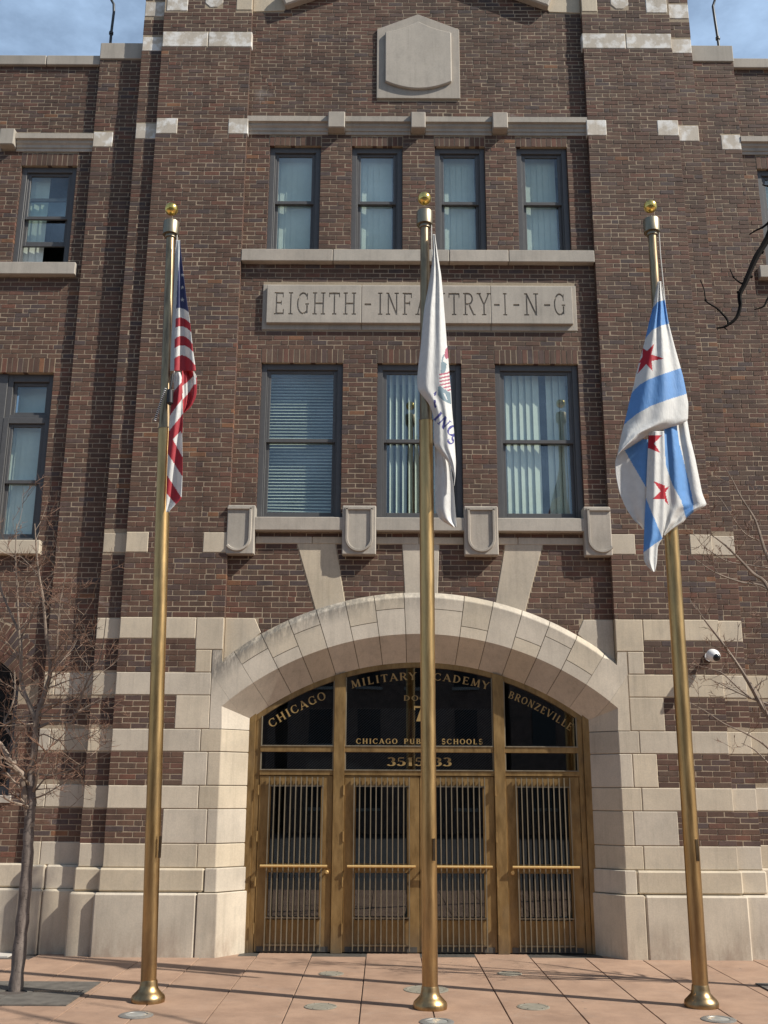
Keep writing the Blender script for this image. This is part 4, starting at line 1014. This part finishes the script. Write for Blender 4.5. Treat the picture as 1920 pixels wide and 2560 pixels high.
us_loop = (a5([(430, 1925), (432, 2100)]) + a6([(535, 10), (530, 150), (545, 350), (552, 590)]), a5([(520, 1925), (648, 2080), (656, 2200)]) + a6([(768, 30), (772, 200), (760, 330), (690, 480), (560, 590)]),
    lambda s, t, x, y: YL0 + .05 - .10*abs(s-.45) + .01*sn(s*14), 'fred', [('fwhite', a6([(545, 160), (735, -10), (752, 80), (665, 240), (545, 375)])), ('fwhite', a5([(600, 2010), (645, 2100), (640, 2215), (612, 2215)]))])
us_low = (a6([(418, -60), (410, 230), (345, 600), (328, 870), (312, 1180), (298, 1560), (288, 1860), (284, 2150)]), a6([(500, -60), (535, 0), (540, 350), (552, 600), (548, 800), (538, 900), (546, 1280), (543, 1600), (530, 1940), (440, 2030), (320, 2150)]),
    lambda s, t, x, y: YL0 - .02 - .04*s + (.020)*sn(s*7 + t*5), 'fred', [('fwhite', a6(q)) for q in ([(400, -80), (540, -80), (530, 100), (410, 240)], [(540, 355), (556, 590), (330, 875), (338, 640)], [(515, 870), (393, 1002), (546, 1285), (556, 950)], [(300, 1205), (548, 1595), (536, 1935), (290, 1550)], [(280, 1840), (440, 2025), (320, 2160), (270, 2160)])])
flag('striped_flag', 'furled red and white striped flag with white stars on navy, hanging limp', [us_up, us_loop, us_low])
a7, a8 = cv(1010, 560, 5.53), cv(1010, 940, 5.53)
YM0 = -3.10
def il_d(s, t, x, y): return YM0 - .07*sn(PI*s)*min(1, .3+t) + (.020)*sn(s*13 + t*2.2)*(1-t*.6) + .018*sn(s*21)*max(0, .35-t) - (.03*t)
def letters_px(txt, ox, oy, ang, h, sp):
    out = []; x = 0
    for c in txt:
        w, g = glyph(c, .22, .11, True)
        for q in stroke_quads(g):
            r = []
            for a, b in q:
                u, v = x + a*h, (1-b)*h; r.append((ox + u*math.cos(ang) - v*sn(ang), oy + u*sn(ang) + v*math.cos(ang)))
            out.append(r)
        x += (w+sp)*h
    return out
il_text = [('ftext', a8(q)) for q in letters_px('INO', 500, 485, rad(44), 150, .16)] + [('ftext', a8(q)) for q in letters_px('S', 700, 800, rad(55), 140, .1)] + [('ftext', a8([(408, 240), (455, 205), (440, 260), (420, 280)])), ('ftext', a8([(412, 330), (440, 330), (438, 400), (455, 425), (430, 445), (415, 420)]))]
stripes = [('fpink', a8([(490, 20+48*k), (650, -14+48*k), (650, 8+48*k), (490, 42+48*k)])) for k in range(-1, 5)]
il_front = (a7([(395, 140), (398, 330), (385, 560), (355, 770), (318, 960), (282, 1150), (250, 1450), (230, 1700), (205, 1900), (182, 2120)]) + a8([(180, 100), (192, 195), (265, 285), (350, 390), (398, 520), (416, 620), (414, 960), (470, 1030), (560, 1125), (640, 1240), (692, 1370), (690, 1520)]),
    a7([(428, 140), (470, 450), (512, 700), (542, 1000), (565, 1300), (592, 1650), (612, 1850), (636, 2200)]) + a8([(645, 150), (662, 450), (690, 750), (702, 950), (718, 1200), (712, 1370), (694, 1520)]), il_d, 'fwhite',
    [('fteal', a7([(560, 1800), (535, 1900), (590, 1930), (580, 2010), (520, 2150), (505, 2080), (515, 1920), (535, 1820)])), ('fpink', a7([(600, 1700), (572, 1740), (555, 1830), (585, 1870), (612, 1850), (612, 1720)])),
     ('fpink', a7([(495, 2195), (560, 2100), (640, 2020), (650, 2300), (490, 2300)])), ('fwhite', a7([(540, 2135), (640, 2080), (640, 2110), (515, 2160)])), ('fwhite', a7([(505, 2185), (645, 2150), (645, 2180), (500, 2212)]))] +
    [('fwhite', a8([(495, -30), (650, -60), (650, 240), (600, 200), (495, 130)]))] + stripes + [('fwhite', a8([(480, 130), (500, 128), (600, 205), (650, 245), (650, 260), (560, 215), (478, 150)]))] +
    [('fteal', a8([(470, 150), (500, 135), (590, 205), (645, 235), (655, 390), (610, 375), (540, 340), (495, 300), (470, 260)])), ('fwhite', a8([(560, 230), (600, 330), (590, 335), (545, 240)]))] + il_text)
il_back = (a8([(425, 900), (430, 1500), (430, 1850), (500, 1990), (640, 2070), (690, 2090)]), a8([(520, 900), (640, 1240), (682, 1500), (705, 1800), (728, 2090)]), lambda s, t, x, y: YM0 + .03 - .02*s + .022*sn(s*8 + 1.5*t), 'fwhite', [])
flag('white_flag', 'furled white flag with blue lettering and a red striped shield, on the middle pole', [il_front, il_back])
a1, a2 = cv(1500, 480, 4.608), cv(1500, 940, 4.423)
YR0 = -3.0
def ch_d(s, t, x, y): return YR0 - .13*sn(PI*min(1, max(0, s)))*(.25+t*.75) + .016*sn(s*17 + 1.3*t)*(1-.5*t) + .012*sn(s*31)*max(0, .4-t) - .05*t
ch_front = (a1([(665, 1030), (640, 1150), (610, 1330), (570, 1480), (522, 1690), (490, 1820), (440, 2000), (402, 2150)]) + a2([(380, 80), (330, 260), (280, 480), (235, 650), (192, 868)]), a1([(705, 1030), (745, 1230), (790, 1510), (860, 1780), (930, 2030)]) + a2([(922, 20), (955, 190), (976, 300), (972, 500), (840, 552), (700, 592), (540, 640), (480, 690), (280, 810), (196, 868)]), ch_d, 'fwhite',
    [('fsky', a1([(600, 1350), (660, 1268), (755, 1242), (800, 1515), (700, 1540), (600, 1590), (500, 1720)])), ('fstar', a1([(626, 1748), (590, 1872), (742, 1920), (594, 1946), (606, 2064), (533, 1982), (430, 2095), (468, 1965), (440, 1975), (488, 1900), (492, 1795), (542, 1832)])),
     ('fsky', a1([(950, 2022), (720, 2100), (560, 2160), (470, 2215)]) + a2([(460, 78), (360, 175), (300, 300), (255, 545), (400, 422), (560, 332), (750, 262), (985, 188)]))])
ch_left = (a2([(190, 800), (165, 960), (175, 1100), (210, 1280), (280, 1450), (370, 1590), (480, 1690)]), a2([(520, 660), (535, 760), (520, 1000), (507, 1300), (490, 1690)]), lambda s, t, x, y: YR0 + .0 - .06*s + .02*sn(s*5), 'fwhite', [('fsky', a2([(273, 825), (505, 680), (545, 700), (520, 1240), (505, 1225)]))])
ch_left = (a2([(330, 700), (190, 868), (165, 960), (175, 1100), (210, 1280), (280, 1450), (370, 1590), (480, 1690)]), ch_left[1], ch_left[2], 'fwhite', ch_left[4])
ch_mid = (a2([(541, 610), (530, 800), (520, 1000), (510, 1300), (492, 1600), (480, 1950), (486, 2050), (540, 2130), (590, 2165)]), a2([(706, 585), (712, 800), (716, 1000), (716, 1400), (702, 1700), (686, 1810), (640, 1870), (626, 2080), (604, 2165)]), lambda s, t, x, y: YR0 - .10 - .03*sn(PI*s) + .010*sn(s*11), 'fwhite',
    [('fstar', a2([(530, 655), (688, 652), (598, 745), (668, 852), (530, 795)])), ('fstar', a2([(590, 1162), (720, 1212), (720, 1362), (582, 1362), (672, 1275)])), ('fsky', a2([(500, 1330), (560, 1480), (620, 1620), (692, 1800), (600, 1860), (470, 1960)]))])
ch_right = (a2([(700, 480), (712, 800), (716, 1000), (712, 1400), (706, 1700), (702, 1765)]), a2([(962, 480), (1000, 700), (1050, 900), (1090, 1100), (1130, 1300), (1188, 1440), (1090, 1475), (1034, 1490), (1024, 1525), (948, 1560), (940, 1610), (820, 1680), (708, 1765)]), lambda s, t, x, y: YR0 - .07 + .10*s + .022*sn(s*12 + .5), 'fwhite',
    [('fsky', a2([(704, 470), (835, 470), (880, 760), (940, 1000), (990, 1200), (1032, 1400), (1034, 1540), (950, 1570), (900, 1380), (800, 1200), (726, 980)])), ('fstar', a2([(700, 1250), (768, 1218), (722, 1290), (757, 1424), (700, 1365)]))])
flag('star_flag', 'white flag with sky blue bars and red six-pointed stars, hanging loose', [ch_front, ch_left, ch_mid, ch_right])
# clip weight and spring at the left flag's lower corner
wt = tag(empty('flag_weight', (-2.80, -2.93, 5.9)), 'black rubber counterweight and ringed strap on the leaning flagpole', 'weight')
def rel(pts, o): return [tuple(Vector(p) - Vector(o)) for p in pts]
W0 = wt.location
p0, p1 = onY(370+350/6.32, 940+200/6.32, -2.92), onY(370+345/6.32, 940+460/6.32, -2.92)
wt.location = p0
MB().tube(rel([p0, p0+(p1-p0)*.12, p0+(p1-p0)*.88, p1], p0), [.010, .034, .034, .012], 'rubber', 16).build('weight_body', wt, smooth=True)
q0 = onY(370+390/6.32, 940-30/6.32, -2.90)
MB().tube(rel([q0, p0+Vector((.01, 0, .05)), p0], p0), .012, 'rubber', 8).build('clip', wt, smooth=True)
sa, sb_ = onY(370+275/6.32, 940+200/6.32, -2.93), onY(370+110/6.32, 940+700/6.32, -2.87)
bm_ = MB().lathe([(.008, -.007), (.0135, -.004), (.0135, .004), (.008, .007)], (0, 0, 0), 'white', 12).mesh('strap_ring')
for i in range(18):
    o = link('strap_ring', bm_, wt); o.location = sa + (sb_-sa)*(i/17) - p0; o.rotation_euler = (sb_-sa).to_track_quat('Z', 'Y').to_euler(); o.scale = (1, 1, .8)
MB().tube(rel([sa, sb_], p0), .011, 'rubber', 8).build('strap', wt)

# ================================================================== TREES
def tree(name, label, base, limbs, seed, mat, tw, reach, ntw, zlo=0., dens=1.0):
    rr = random.Random(seed); t = tag(empty(name, base), label, 'tree'); b0 = Vector(base)
    twigs = MB()
    def grow(p, d, L_, r, depth):
        n = 4; pts = [p]; q = p.copy(); dd = d.copy()
        for i in range(n):
            dd = (dd + Vector((rr.gauss(0, .14), rr.gauss(0, .14), rr.gauss(.05, .10)))).normalized(); q = q + dd*(L_/n); pts.append(q.copy())
        twigs.tube(pts, [r*(1 - .7*i/n) for i in range(n+1)], tw if depth > 0 else mat, 5 if r > .006 else 4, False)
        if depth < 3:
            for k in range(rr.randint(2, 4) if depth < 1 else rr.randint(1, 3)):
                i = rr.randint(1, n-1); f = rr.random(); s = pts[i].lerp(pts[i+1], f)
                side_ = Vector((rr.gauss(0, 1), rr.gauss(0, 1), rr.gauss(.1, .7))).normalized()
                grow(s, (dd*.75 + side_*.75).normalized(), L_*rr.uniform(.4, .68), max(.0029, r*.55), depth+1)
    for k, (pts, r0, r1, nt_) in enumerate(limbs):
        pts = [Vector(p) for p in pts]
        # smooth the drawn limb
        sm = []
        for i in range(len(pts)-1):
            a = pts[max(i-1, 0)]; b = pts[i]; c = pts[i+1]; d = pts[min(i+2, len(pts)-1)]
            for u in (0, .25, .5, .75):
                sm.append(.5*((2*b) + (c-a)*u + (2*a-5*b+4*c-d)*u*u + (3*b-a-3*c+d)*u**3))
        sm.append(pts[-1]); n = len(sm)
        MB().tube([p - b0 for p in sm], [(r0 + (r1-r0)*i/(n-1))*(1.0 if k == 0 else 1.2)*(1 + (.10*sn(i*2.3+k) if k == 0 else .05*sn(i*1.7))) for i in range(n)], 'bark' if (k == 0 and mat != 'twigd') else mat, 12 if k == 0 else 7).build('trunk' if k == 0 else 'branch', t, smooth=True)
        for j in range(int(nt_*dens)):
            i = rr.randint(max(1, int(n*.25)) if k else int(n*.75), n-2); p = sm[i] - b0; ax = (sm[i+1]-sm[i]).normalized()
            o_ = Vector((rr.gauss(0, 1), rr.gauss(0, .8), rr.gauss(.2, .6))); o_ = (o_ - ax*o_.dot(ax)*.6).normalized()
            grow(p, (ax*.55 + o_).normalized(), reach*rr.uniform(.5, 1.1), max(.0035, (r0+(r1-r0)*i/n)*.42), 0 if k else 0)
    if twigs.v:
        o = twigs.build('twigs', t); o['kind'] = 'stuff'
    return t
def px(x, y, Y): return tuple(onY(x, y, Y))
c5 = lambda x, y, Y=-2.28: px(x/5.53, 1680 + y/5.53, Y)
b5 = lambda x, y, Y=-2.28: px(x/5.53, 1300 + y/5.53, Y)
T0 = (-4.055, -2.28, 0)
left_limbs = [
    ([(-4.055, -2.28, -.02), (-4.05, -2.28, .42), (-4.048, -2.28, .85), (-4.055, -2.28, 1.29), (-4.07, -2.28, 1.55), c5(440, 1800), c5(420, 1400)], .069, .040, 3),
    ([c5(430, 2150), c5(370, 1850), c5(310, 1450), c5(200, 1330), c5(0, 1010), c5(-250, 760)], .036, .022, 6),
    ([c5(430, 1450), c5(480, 1000), c5(490, 750), c5(470, 600), c5(300, 150, -2.2), b5(285, 1650, -2.15), b5(150, 1300, -2.1), b5(0, 900, -2.0), b5(-60, 300, -1.95)], .030, .005, 9),
    ([c5(490, 760), c5(530, 570), c5(640, 230), b5(700, 2050, -2.3), b5(640, 1600, -2.35), b5(600, 1150, -2.4), b5(520, 600, -2.45), b5(480, 50, -2.5)], .028, .004, 9),
    ([c5(300, 150, -2.2), b5(260, 1500, -2.25), b5(240, 1000, -2.3), b5(215, 500, -2.35), b5(230, 50, -2.4)], .013, .003, 5),
    ([c5(490, 790), c5(760, 680), c5(1000, 690, -2.4), c5(1130, 330, -2.45), c5(1240, 60, -2.5), b5(1390, 1900, -2.55), b5(1470, 1330, -2.6)], .014, .003, 5),
    ([c5(80, 720, -2.1), c5(300, 630, -2.2), c5(600, 615, -2.3), c5(950, 610, -2.4), c5(1250, 470, -2.5), c5(1560, 300, -2.55)], .012, .003, 5),
    ([c5(480, 950), c5(600, 860, -2.35), c5(820, 950, -2.4), c5(1100, 900, -2.5), c5(1500, 740, -2.55)], .007, .002, 3),
    ([c5(470, 1400), c5(700, 1430, -2.4), c5(960, 1360, -2.45), c5(1200, 1270, -2.5), c5(1530, 1110, -2.55)], .010, .002, 4),
    ([c5(450, 1740), c5(560, 1720, -2.35), c5(780, 1600, -2.4), c5(950, 1480, -2.45)], .009, .003, 4),
    ([c5(530, 570), c5(620, 480, -2.35), c5(900, 400, -2.4), c5(1100, 320, -2.45), c5(1400, 0, -2.5)], .011, .003, 4),
    ([b5(700, 1930, -2.3), b5(780, 1780, -2.4), b5(820, 1200, -2.5), b5(900, 780, -2.55), b5(880, 560, -2.6)], .009, .002, 3),
    ([b5(690, 1950, -2.3), b5(900, 1820, -2.4), b5(930, 1600, -2.5), b5(1160, 1310, -2.6), b5(1300, 1080, -2.65)], .008, .002, 3),
    ([b5(280, 1640, -2.15), b5(420, 1380, -2.2), b5(520, 1130, -2.25), b5(720, 940, -2.3)], .008, .002, 3),
    ([b5(610, 1150, -2.4), b5(560, 860, -2.42), b5(440, 660, -2.4), b5(260, 480, -2.35)], .008, .002, 3),
    ([c5(200, 1330), c5(220, 1000, -2.1), c5(60, 720, -2.05), c5(130, 550, -2.0), c5(200, 320, -2.0), c5(200, 0, -2.0), b5(190, 2100, -2.0)], .015, .004, 6),
    ([c5(240, 1400), c5(120, 1410, -2.1), c5(-150, 1380, -2.0)], .012, .004, 4),
]
tree('bare_tree', 'slim bare tree with grey trunk and reddish twigs beside the striped flag', T0, left_limbs, 11, 'limb', 'twig', .52, 0, dens=1.7)
T1 = (4.62, -2.30, 0)
d3 = lambda x, y, Y=-2.3: px(1680 + x/3.6875, 1180 + y/3.6875, Y)
right_limbs = [
    ([(4.62, -2.30, -.02), (4.63, -2.30, .9), (4.62, -2.3, 1.7), (4.6, -2.3, 2.4)], .08, .05, 3),
    ([(4.61, -2.3, 1.7), d3(1150, 2500), d3(885, 2250), d3(720, 1960), d3(580, 1740), d3(430, 1530), d3(290, 1350), d3(215, 1230)], .030, .002, 6),
    ([(4.6, -2.3, 2.2), d3(1150, 1900), d3(900, 1100), d3(740, 930), d3(540, 720), d3(420, 620), d3(340, 570)], .026, .002, 5),
    ([(4.6, -2.3, 2.3), d3(1200, 1500), d3(900, 1090), d3(650, 1020), d3(470, 960), d3(320, 880), d3(140, 740)], .018, .002, 3),
    ([(4.6, -2.3, 2.3), d3(1120, 1300), d3(885, 800), d3(820, 610), d3(760, 430), d3(640, 240), d3(560, 80), d3(480, -60)], .022, .002, 5),
    ([d3(885, 2140), d3(740, 2090), d3(560, 2010), d3(420, 1940), d3(330, 1900)], .010, .002, 3),
    ([d3(720, 2080), d3(600, 1980), d3(470, 1860), d3(370, 1820), d3(190, 1770)], .009, .002, 3),
    ([d3(730, 1960), d3(760, 1990), d3(830, 1930), d3(900, 1900)], .009, .003, 2), ([d3(830, 640), d3(720, 600), d3(620, 510), d3(440, 240), d3(330, 150)], .008, .002, 3),
    ([d3(580, 1740), d3(600, 1600), d3(610, 1430), d3(600, 1380)], .005, .002, 2), ([d3(900, 890), d3(720, 860), d3(500, 820), d3(300, 690), d3(230, 610)], .008, .002, 2),
    ([(4.61, -2.3, 1.5), d3(1100, 2900), d3(900, 2700), d3(760, 2560), d3(640, 2500)], .014, .003, 3), ([d3(1100, 2850), d3(900, 2560), d3(700, 2420), d3(480, 2320), d3(300, 2200), d3(60, 2070)], .012, .002, 3)]
for q in ([(4.6, -2.3, 2.35), (4.62, -2.32, 3.2), (4.66, -2.35, 4.2), (4.68, -2.3, 5.2)], [(4.61, -2.3, 2.1), (4.85, -2.2, 2.9), (5.1, -2.0, 3.7), (5.25, -1.9, 4.5)], [(4.61, -2.3, 1.8), (4.9, -2.5, 2.4), (5.3, -2.7, 3.0), (5.6, -2.8, 3.7)], [(4.6, -2.3, 2.4), (4.75, -2.7, 3.1), (4.9, -3.0, 3.9), (5.0, -3.2, 4.6)]):
    right_limbs.append((q, .030, .006, 6))
tree('bare_tree', 'thin bare twigs reaching in from the right in front of the dome camera', T1, right_limbs, 23, 'limb', 'twig', .34, 0, dens=1.0)
e6 = lambda x, y, Y=-6.4: px(1720 + x/6.505, 560 + y/6.505, Y)
T2 = (3.35, -6.6, 0)
dark_limbs = [
    ([(3.35, -6.6, -.02), (3.38, -6.6, 1.2), (3.40, -6.55, 2.6), (3.42, -6.5, 4.2), (3.36, -6.45, 5.6)], .12, .06, 0),
    ([(3.36, -6.45, 5.5), (3.1, -6.42, 6.0), e6(1700, -500), e6(1300, 230), e6(1100, 560), e6(930, 960), e6(840, 1150), e6(850, 1330), e6(790, 1520), e6(650, 1640), e6(560, 1680), e6(465, 1690)], .026, .0045, 0),
    ([e6(660, 1630), e6(630, 1540), e6(560, 1460), e6(470, 1370), e6(370, 1310), e6(290, 1240), e6(260, 1060), e6(200, 910)], .0075, .003, 0),
    ([e6(930, 965), e6(870, 965), e6(800, 920), e6(740, 860), e6(680, 730)], .007, .003, 0), ([e6(620, 1660), e6(600, 1690), e6(640, 1725)], .006, .003, 0), ([e6(530, 1690), e6(500, 1690), e6(480, 1725)], .005, .003, 0),
    ([e6(1600, 1000), e6(1400, 1180), e6(1300, 1210), e6(1230, 1340), e6(1080, 1390)], .010, .004, 0), ([e6(1700, -600), e6(1500, -250), e6(1260, 20), e6(1110, 100), e6(1000, 170)], .010, .004, 0),
    ([e6(1700, -900), e6(1450, -700), e6(1310, -620), e6(1210, -640)], .010, .004, 0), ([e6(1210, 450), e6(1215, 470), e6(1225, 478)], .012, .006, 0), ([e6(1040, 620), e6(1055, 615), e6(1075, 620)], .010, .012, 0), ([e6(810, 1120), e6(825, 1110), e6(845, 1130)], .010, .014, 0), ([e6(1000, 850), e6(1025, 855), e6(1040, 850)], .012, .010, 0),
    ([e6(735, 865), e6(740, 862), e6(746, 866)], .008, .009, 0), ([e6(280, 1245), e6(285, 1240), e6(292, 1246)], .008, .010, 0), ([e6(1300, -1900), e6(100, -3560), e6(-60, -3600), e6(-150, -3650)], .012, .006, 0)]
dark_limbs = dark_limbs[:-1]
for q in ([(3.36, -6.45, 5.3), (3.50, -6.75, 6.2), (3.62, -6.95, 7.6), (3.75, -7.1, 8.8)], [(3.40, -6.5, 4.6), (3.9, -6.4, 5.6), (4.4, -6.2, 6.8), (4.7, -6.1, 8.0)], [(3.41, -6.52, 4.0), (3.9, -7.1, 4.9), (4.3, -7.6, 5.9), (4.5, -7.9, 7.0)], [(3.40, -6.5, 5.0), (4.1, -6.9, 5.6), (4.9, -7.2, 6.3), (5.5, -7.4, 7.2)], [(3.36, -6.45, 5.6), (3.30, -6.4, 6.4), (3.55, -6.2, 7.6), (3.7, -6.1, 8.6)]):
    dark_limbs.append((q, .040, .008, 5))
tree('street_tree', 'nearly black crooked branch drooping into the upper right corner', T2, dark_limbs, 5, 'twigd', 'twigd', .3, 0)

# tree grates
def grate(cx, cy, label, loc_grp):
    t = tag(empty('tree_grate', (cx, cy, 0)), label, 'grate', loc_grp)
    hw, hd = .70, .60
    for sx_ in (-1, 1):
        for sy_ in (-1, 1):
            m = MB(); a, b = (0.004, hw) if sx_ > 0 else (-hw, -.004); c, d = (.004, hd) if sy_ > 0 else (-hd, -.004)
            # quarter plate with a round cut-out round the trunk and slots
            pts = [(sx_*.14, sy_*.004)] + [(sx_*.14*math.cos(k*PI/12), sy_*max(.004, .14*sn(k*PI/12))) for k in range(1, 6)] + [(sx_*.004, sy_*.14), (sx_*.004, sy_*hd), (sx_*hw, sy_*hd), (sx_*hw, sy_*.004)]
            m.prismz(pts, .001, .014, 'grate'); m.build('grate_plate', t)
    slot = MB().box(-.011, .011, -.05, .05, .0145, .0155, 'black').mesh('grate_slot')
    for k in range(15):
        o = link('grate_slot', slot, t); o.location = (.20 + .0325*k, .06, 0)
        o = link('grate_slot', slot, t); o.location = (-.20 - .0325*k, .06, 0)
    MB().prismz([(.135*math.cos(2*PI*k/20), .135*sn(2*PI*k/20)) for k in range(20)], -.005, .0025, 'joint').build('soil_opening', t)
grate(-4.04, -2.42, 'square iron grate round the trunk of the slim bare tree', 'tree grates')
grate(4.10, -2.30, 'corner of an iron grate at the right edge of the paving', 'tree grates')

# in-ground lights and covers
def ground_light(x, y, r, kind, label):
    t = tag(empty('ground_light' if kind == 'light' else 'floor_cover', (x, y, 0)), label, 'light' if kind == 'light' else 'cover', 'round fittings set in the paving')
    if kind == 'light':
        MB().lathe([(r, 0), (r, .006), (r*.93, .011), (r*.66, .012), (r*.63, .006)], (0, 0, .0005), 'steel', 36).build('rim', t, smooth=True)
        MB().lathe([(r*.63, .0), (r*.60, .009), (r*.35, .013), (.01, .014)], (0, 0, .0015), 'lens', 32).build('lens', t, smooth=True)
    else:
        MB().lathe([(r, 0), (r, .005), (r*.95, .008), (r*.80, .008), (r*.78, .005)], (0, 0, .0005), 'verdigris', 36).build('rim', t, smooth=True)
        MB().lathe([(r*.77, .0), (r*.76, .0065), (.01, .0075)], (0, 0, .001), 'verdigris', 32).build('lid', t, smooth=True)
        for k in range(6): MB().lathe([(.006, 0), (.006, .003)], (r*.88*math.cos(k*PI/3), r*.88*sn(k*PI/3), .0085), 'iron', 8).build('bolt', t)
ground_light(-2.61, -3.41, .15, 'light', 'steel ringed uplight in front of the leaning flagpole')
ground_light(.01, -3.62, .15, 'light', 'steel ringed uplight in front of the middle flagpole')
ground_light(2.47, -3.46, .15, 'light', 'steel ringed uplight before the pole of the red starred flag')
ground_light(-1.02, -2.98, .15, 'cover', 'dull round cover left of the middle flagpole, nearer the bottom edge')
ground_light(-1.01, -1.20, .135, 'cover', 'dull round cover left of the middle flagpole, close to the doors')
ground_light(-.02, -2.11, .225, 'cover', 'large dull round cover directly behind the middle flagpole')
ground_light(.925, -1.14, .135, 'cover', 'dull round cover right of the middle flagpole, close to the doors')
ground_light(.93, -2.95, .15, 'cover', 'dull round cover right of the middle flagpole, nearer the bottom edge')

# security dome camera on the right pier
cm = tag(empty('dome_camera', (3.72, -.01, 3.60)), 'white dome security camera with black bubble on the right-hand pier', 'camera')
MB().lathe([(.06, 0), (.062, .012), (.02, .016)], (0, 0, 0), 'white', 20).build('wall_plate', cm, smooth=True).rotation_euler = (rad(90), 0, 0)
MB().tube([(0, 0, .0), (0, -.06, .015), (0, -.13, .02)], .026, 'white', 14).build('arm', cm, smooth=True)
hou = MB(); n = 10
hou.lathe([(.094*math.cos(PI*.5*(1-i/n)) if i else .01, -.094*sn(PI*.5*(1-i/n)) if 0 else .0) for i in range(1)] + [(.052, -.085), (.080, -.055), (.094, -.015), (.094, .03), (.085, .065), (.06, .09), (.02, .10)], (0, 0, 0), 'white', 28)
ho = hou.build('housing', cm, smooth=True); ho.location = (0, -.17, -.01); ho.rotation_euler = (rad(-66), 0, rad(14)); ho.scale = (.86, .86, .86)
dm = MB().lathe([(max(.003, .056*sn(PI*.5*i/8)), -.085 - .045*math.cos(PI*.5*i/8)) for i in range(9)], (0, 0, 0), 'black', 28).build('bubble', cm, smooth=True); dm.location = (0, -.17, -.01); dm.rotation_euler = (rad(-66), 0, rad(14)); dm.scale = (.86, .86, .86)

# curved pipes on the pier caps and a loose cable on the right coping
for s, pts, lb in ((-1, [(-4.823, .5, 13.05), (-4.825, .5, 13.48), (-4.812, .5, 13.88), (-4.825, .5, 14.03), (-4.90, .5, 14.17), (-5.05, .5, 14.25)], 'dark curved pipe standing on the left parapet'), (1, [(4.782, .5, 13.05), (4.775, .5, 13.43), (4.757, .5, 13.78), (4.745, .5, 14.04), (4.80, .5, 14.2), (4.95, .5, 14.28)], 'dark curved pipe standing on the right parapet')):
    t = tag(empty('roof_pipe', pts[0]), lb, 'pipe', 'curved pipes on the parapet'); q = [tuple(Vector(p) - Vector(pts[0])) for p in pts]
    MB().tube(q, .021, 'conduit', 10).build('pipe', t, smooth=True); MB().lathe([(.035, 0), (.035, .04)], tuple(Vector(q[1]) + Vector((0, 0, -.02))), 'conduit', 12).build('coupling', t, smooth=True)
cb = [onY(1700+x/5.268, 100+y/5.268, .30) for x, y in ((685, 400), (710, 350), (760, 310), (820, 288), (900, 283), (970, 292))]
t = tag(empty('loose_cable', cb[0]), 'thin dark cable looping over the parapet at the upper right', 'cable'); MB().tube([tuple(p - cb[0]) for p in cb], .007, 'conduit', 6).build('cable', t, smooth=True)

# ================================================================== ACROSS THE STREET (seen only as reflections)
for i in range(5):
    x = -22 + 11*i; h = (9.5, 8.6, 10.2, 9.0, 9.8)[i]; t = tag(empty('row_house', (x, -38, 0)), ('dark brick row house mirrored in the door glass, ' + ('leftmost of five', 'second of five from left', 'middle of five', 'fourth of five from left', 'rightmost of five')[i]), 'building', 'row houses across the street')
    MB().box(-5.2, 5.2, -8, 0, 0, h, 'house').build('wall', t); MB().box(-5.3, 5.3, -8.1, .25, h, h+.35, 'roof').build('cornice', t)
    wm = MB().box(-.55, .55, 0, .05, 0, 1.7, 'farglass').mesh('window')
    for zz in (1.2, 4.2, 7.0):
        for xx in (-3.6, -1.2, 1.2, 3.6):
            if zz == 1.2 and xx == 1.2: continue
            o = link('window', wm, t); o.location = (xx, .01, zz); MB().box(xx-.65, xx+.65, .0, .12, zz-.15, zz-.01, 'trim').build('sill', t)
    MB().box(.65, 1.75, 0, .06, .2, 2.5, 'trim').build('door', t)
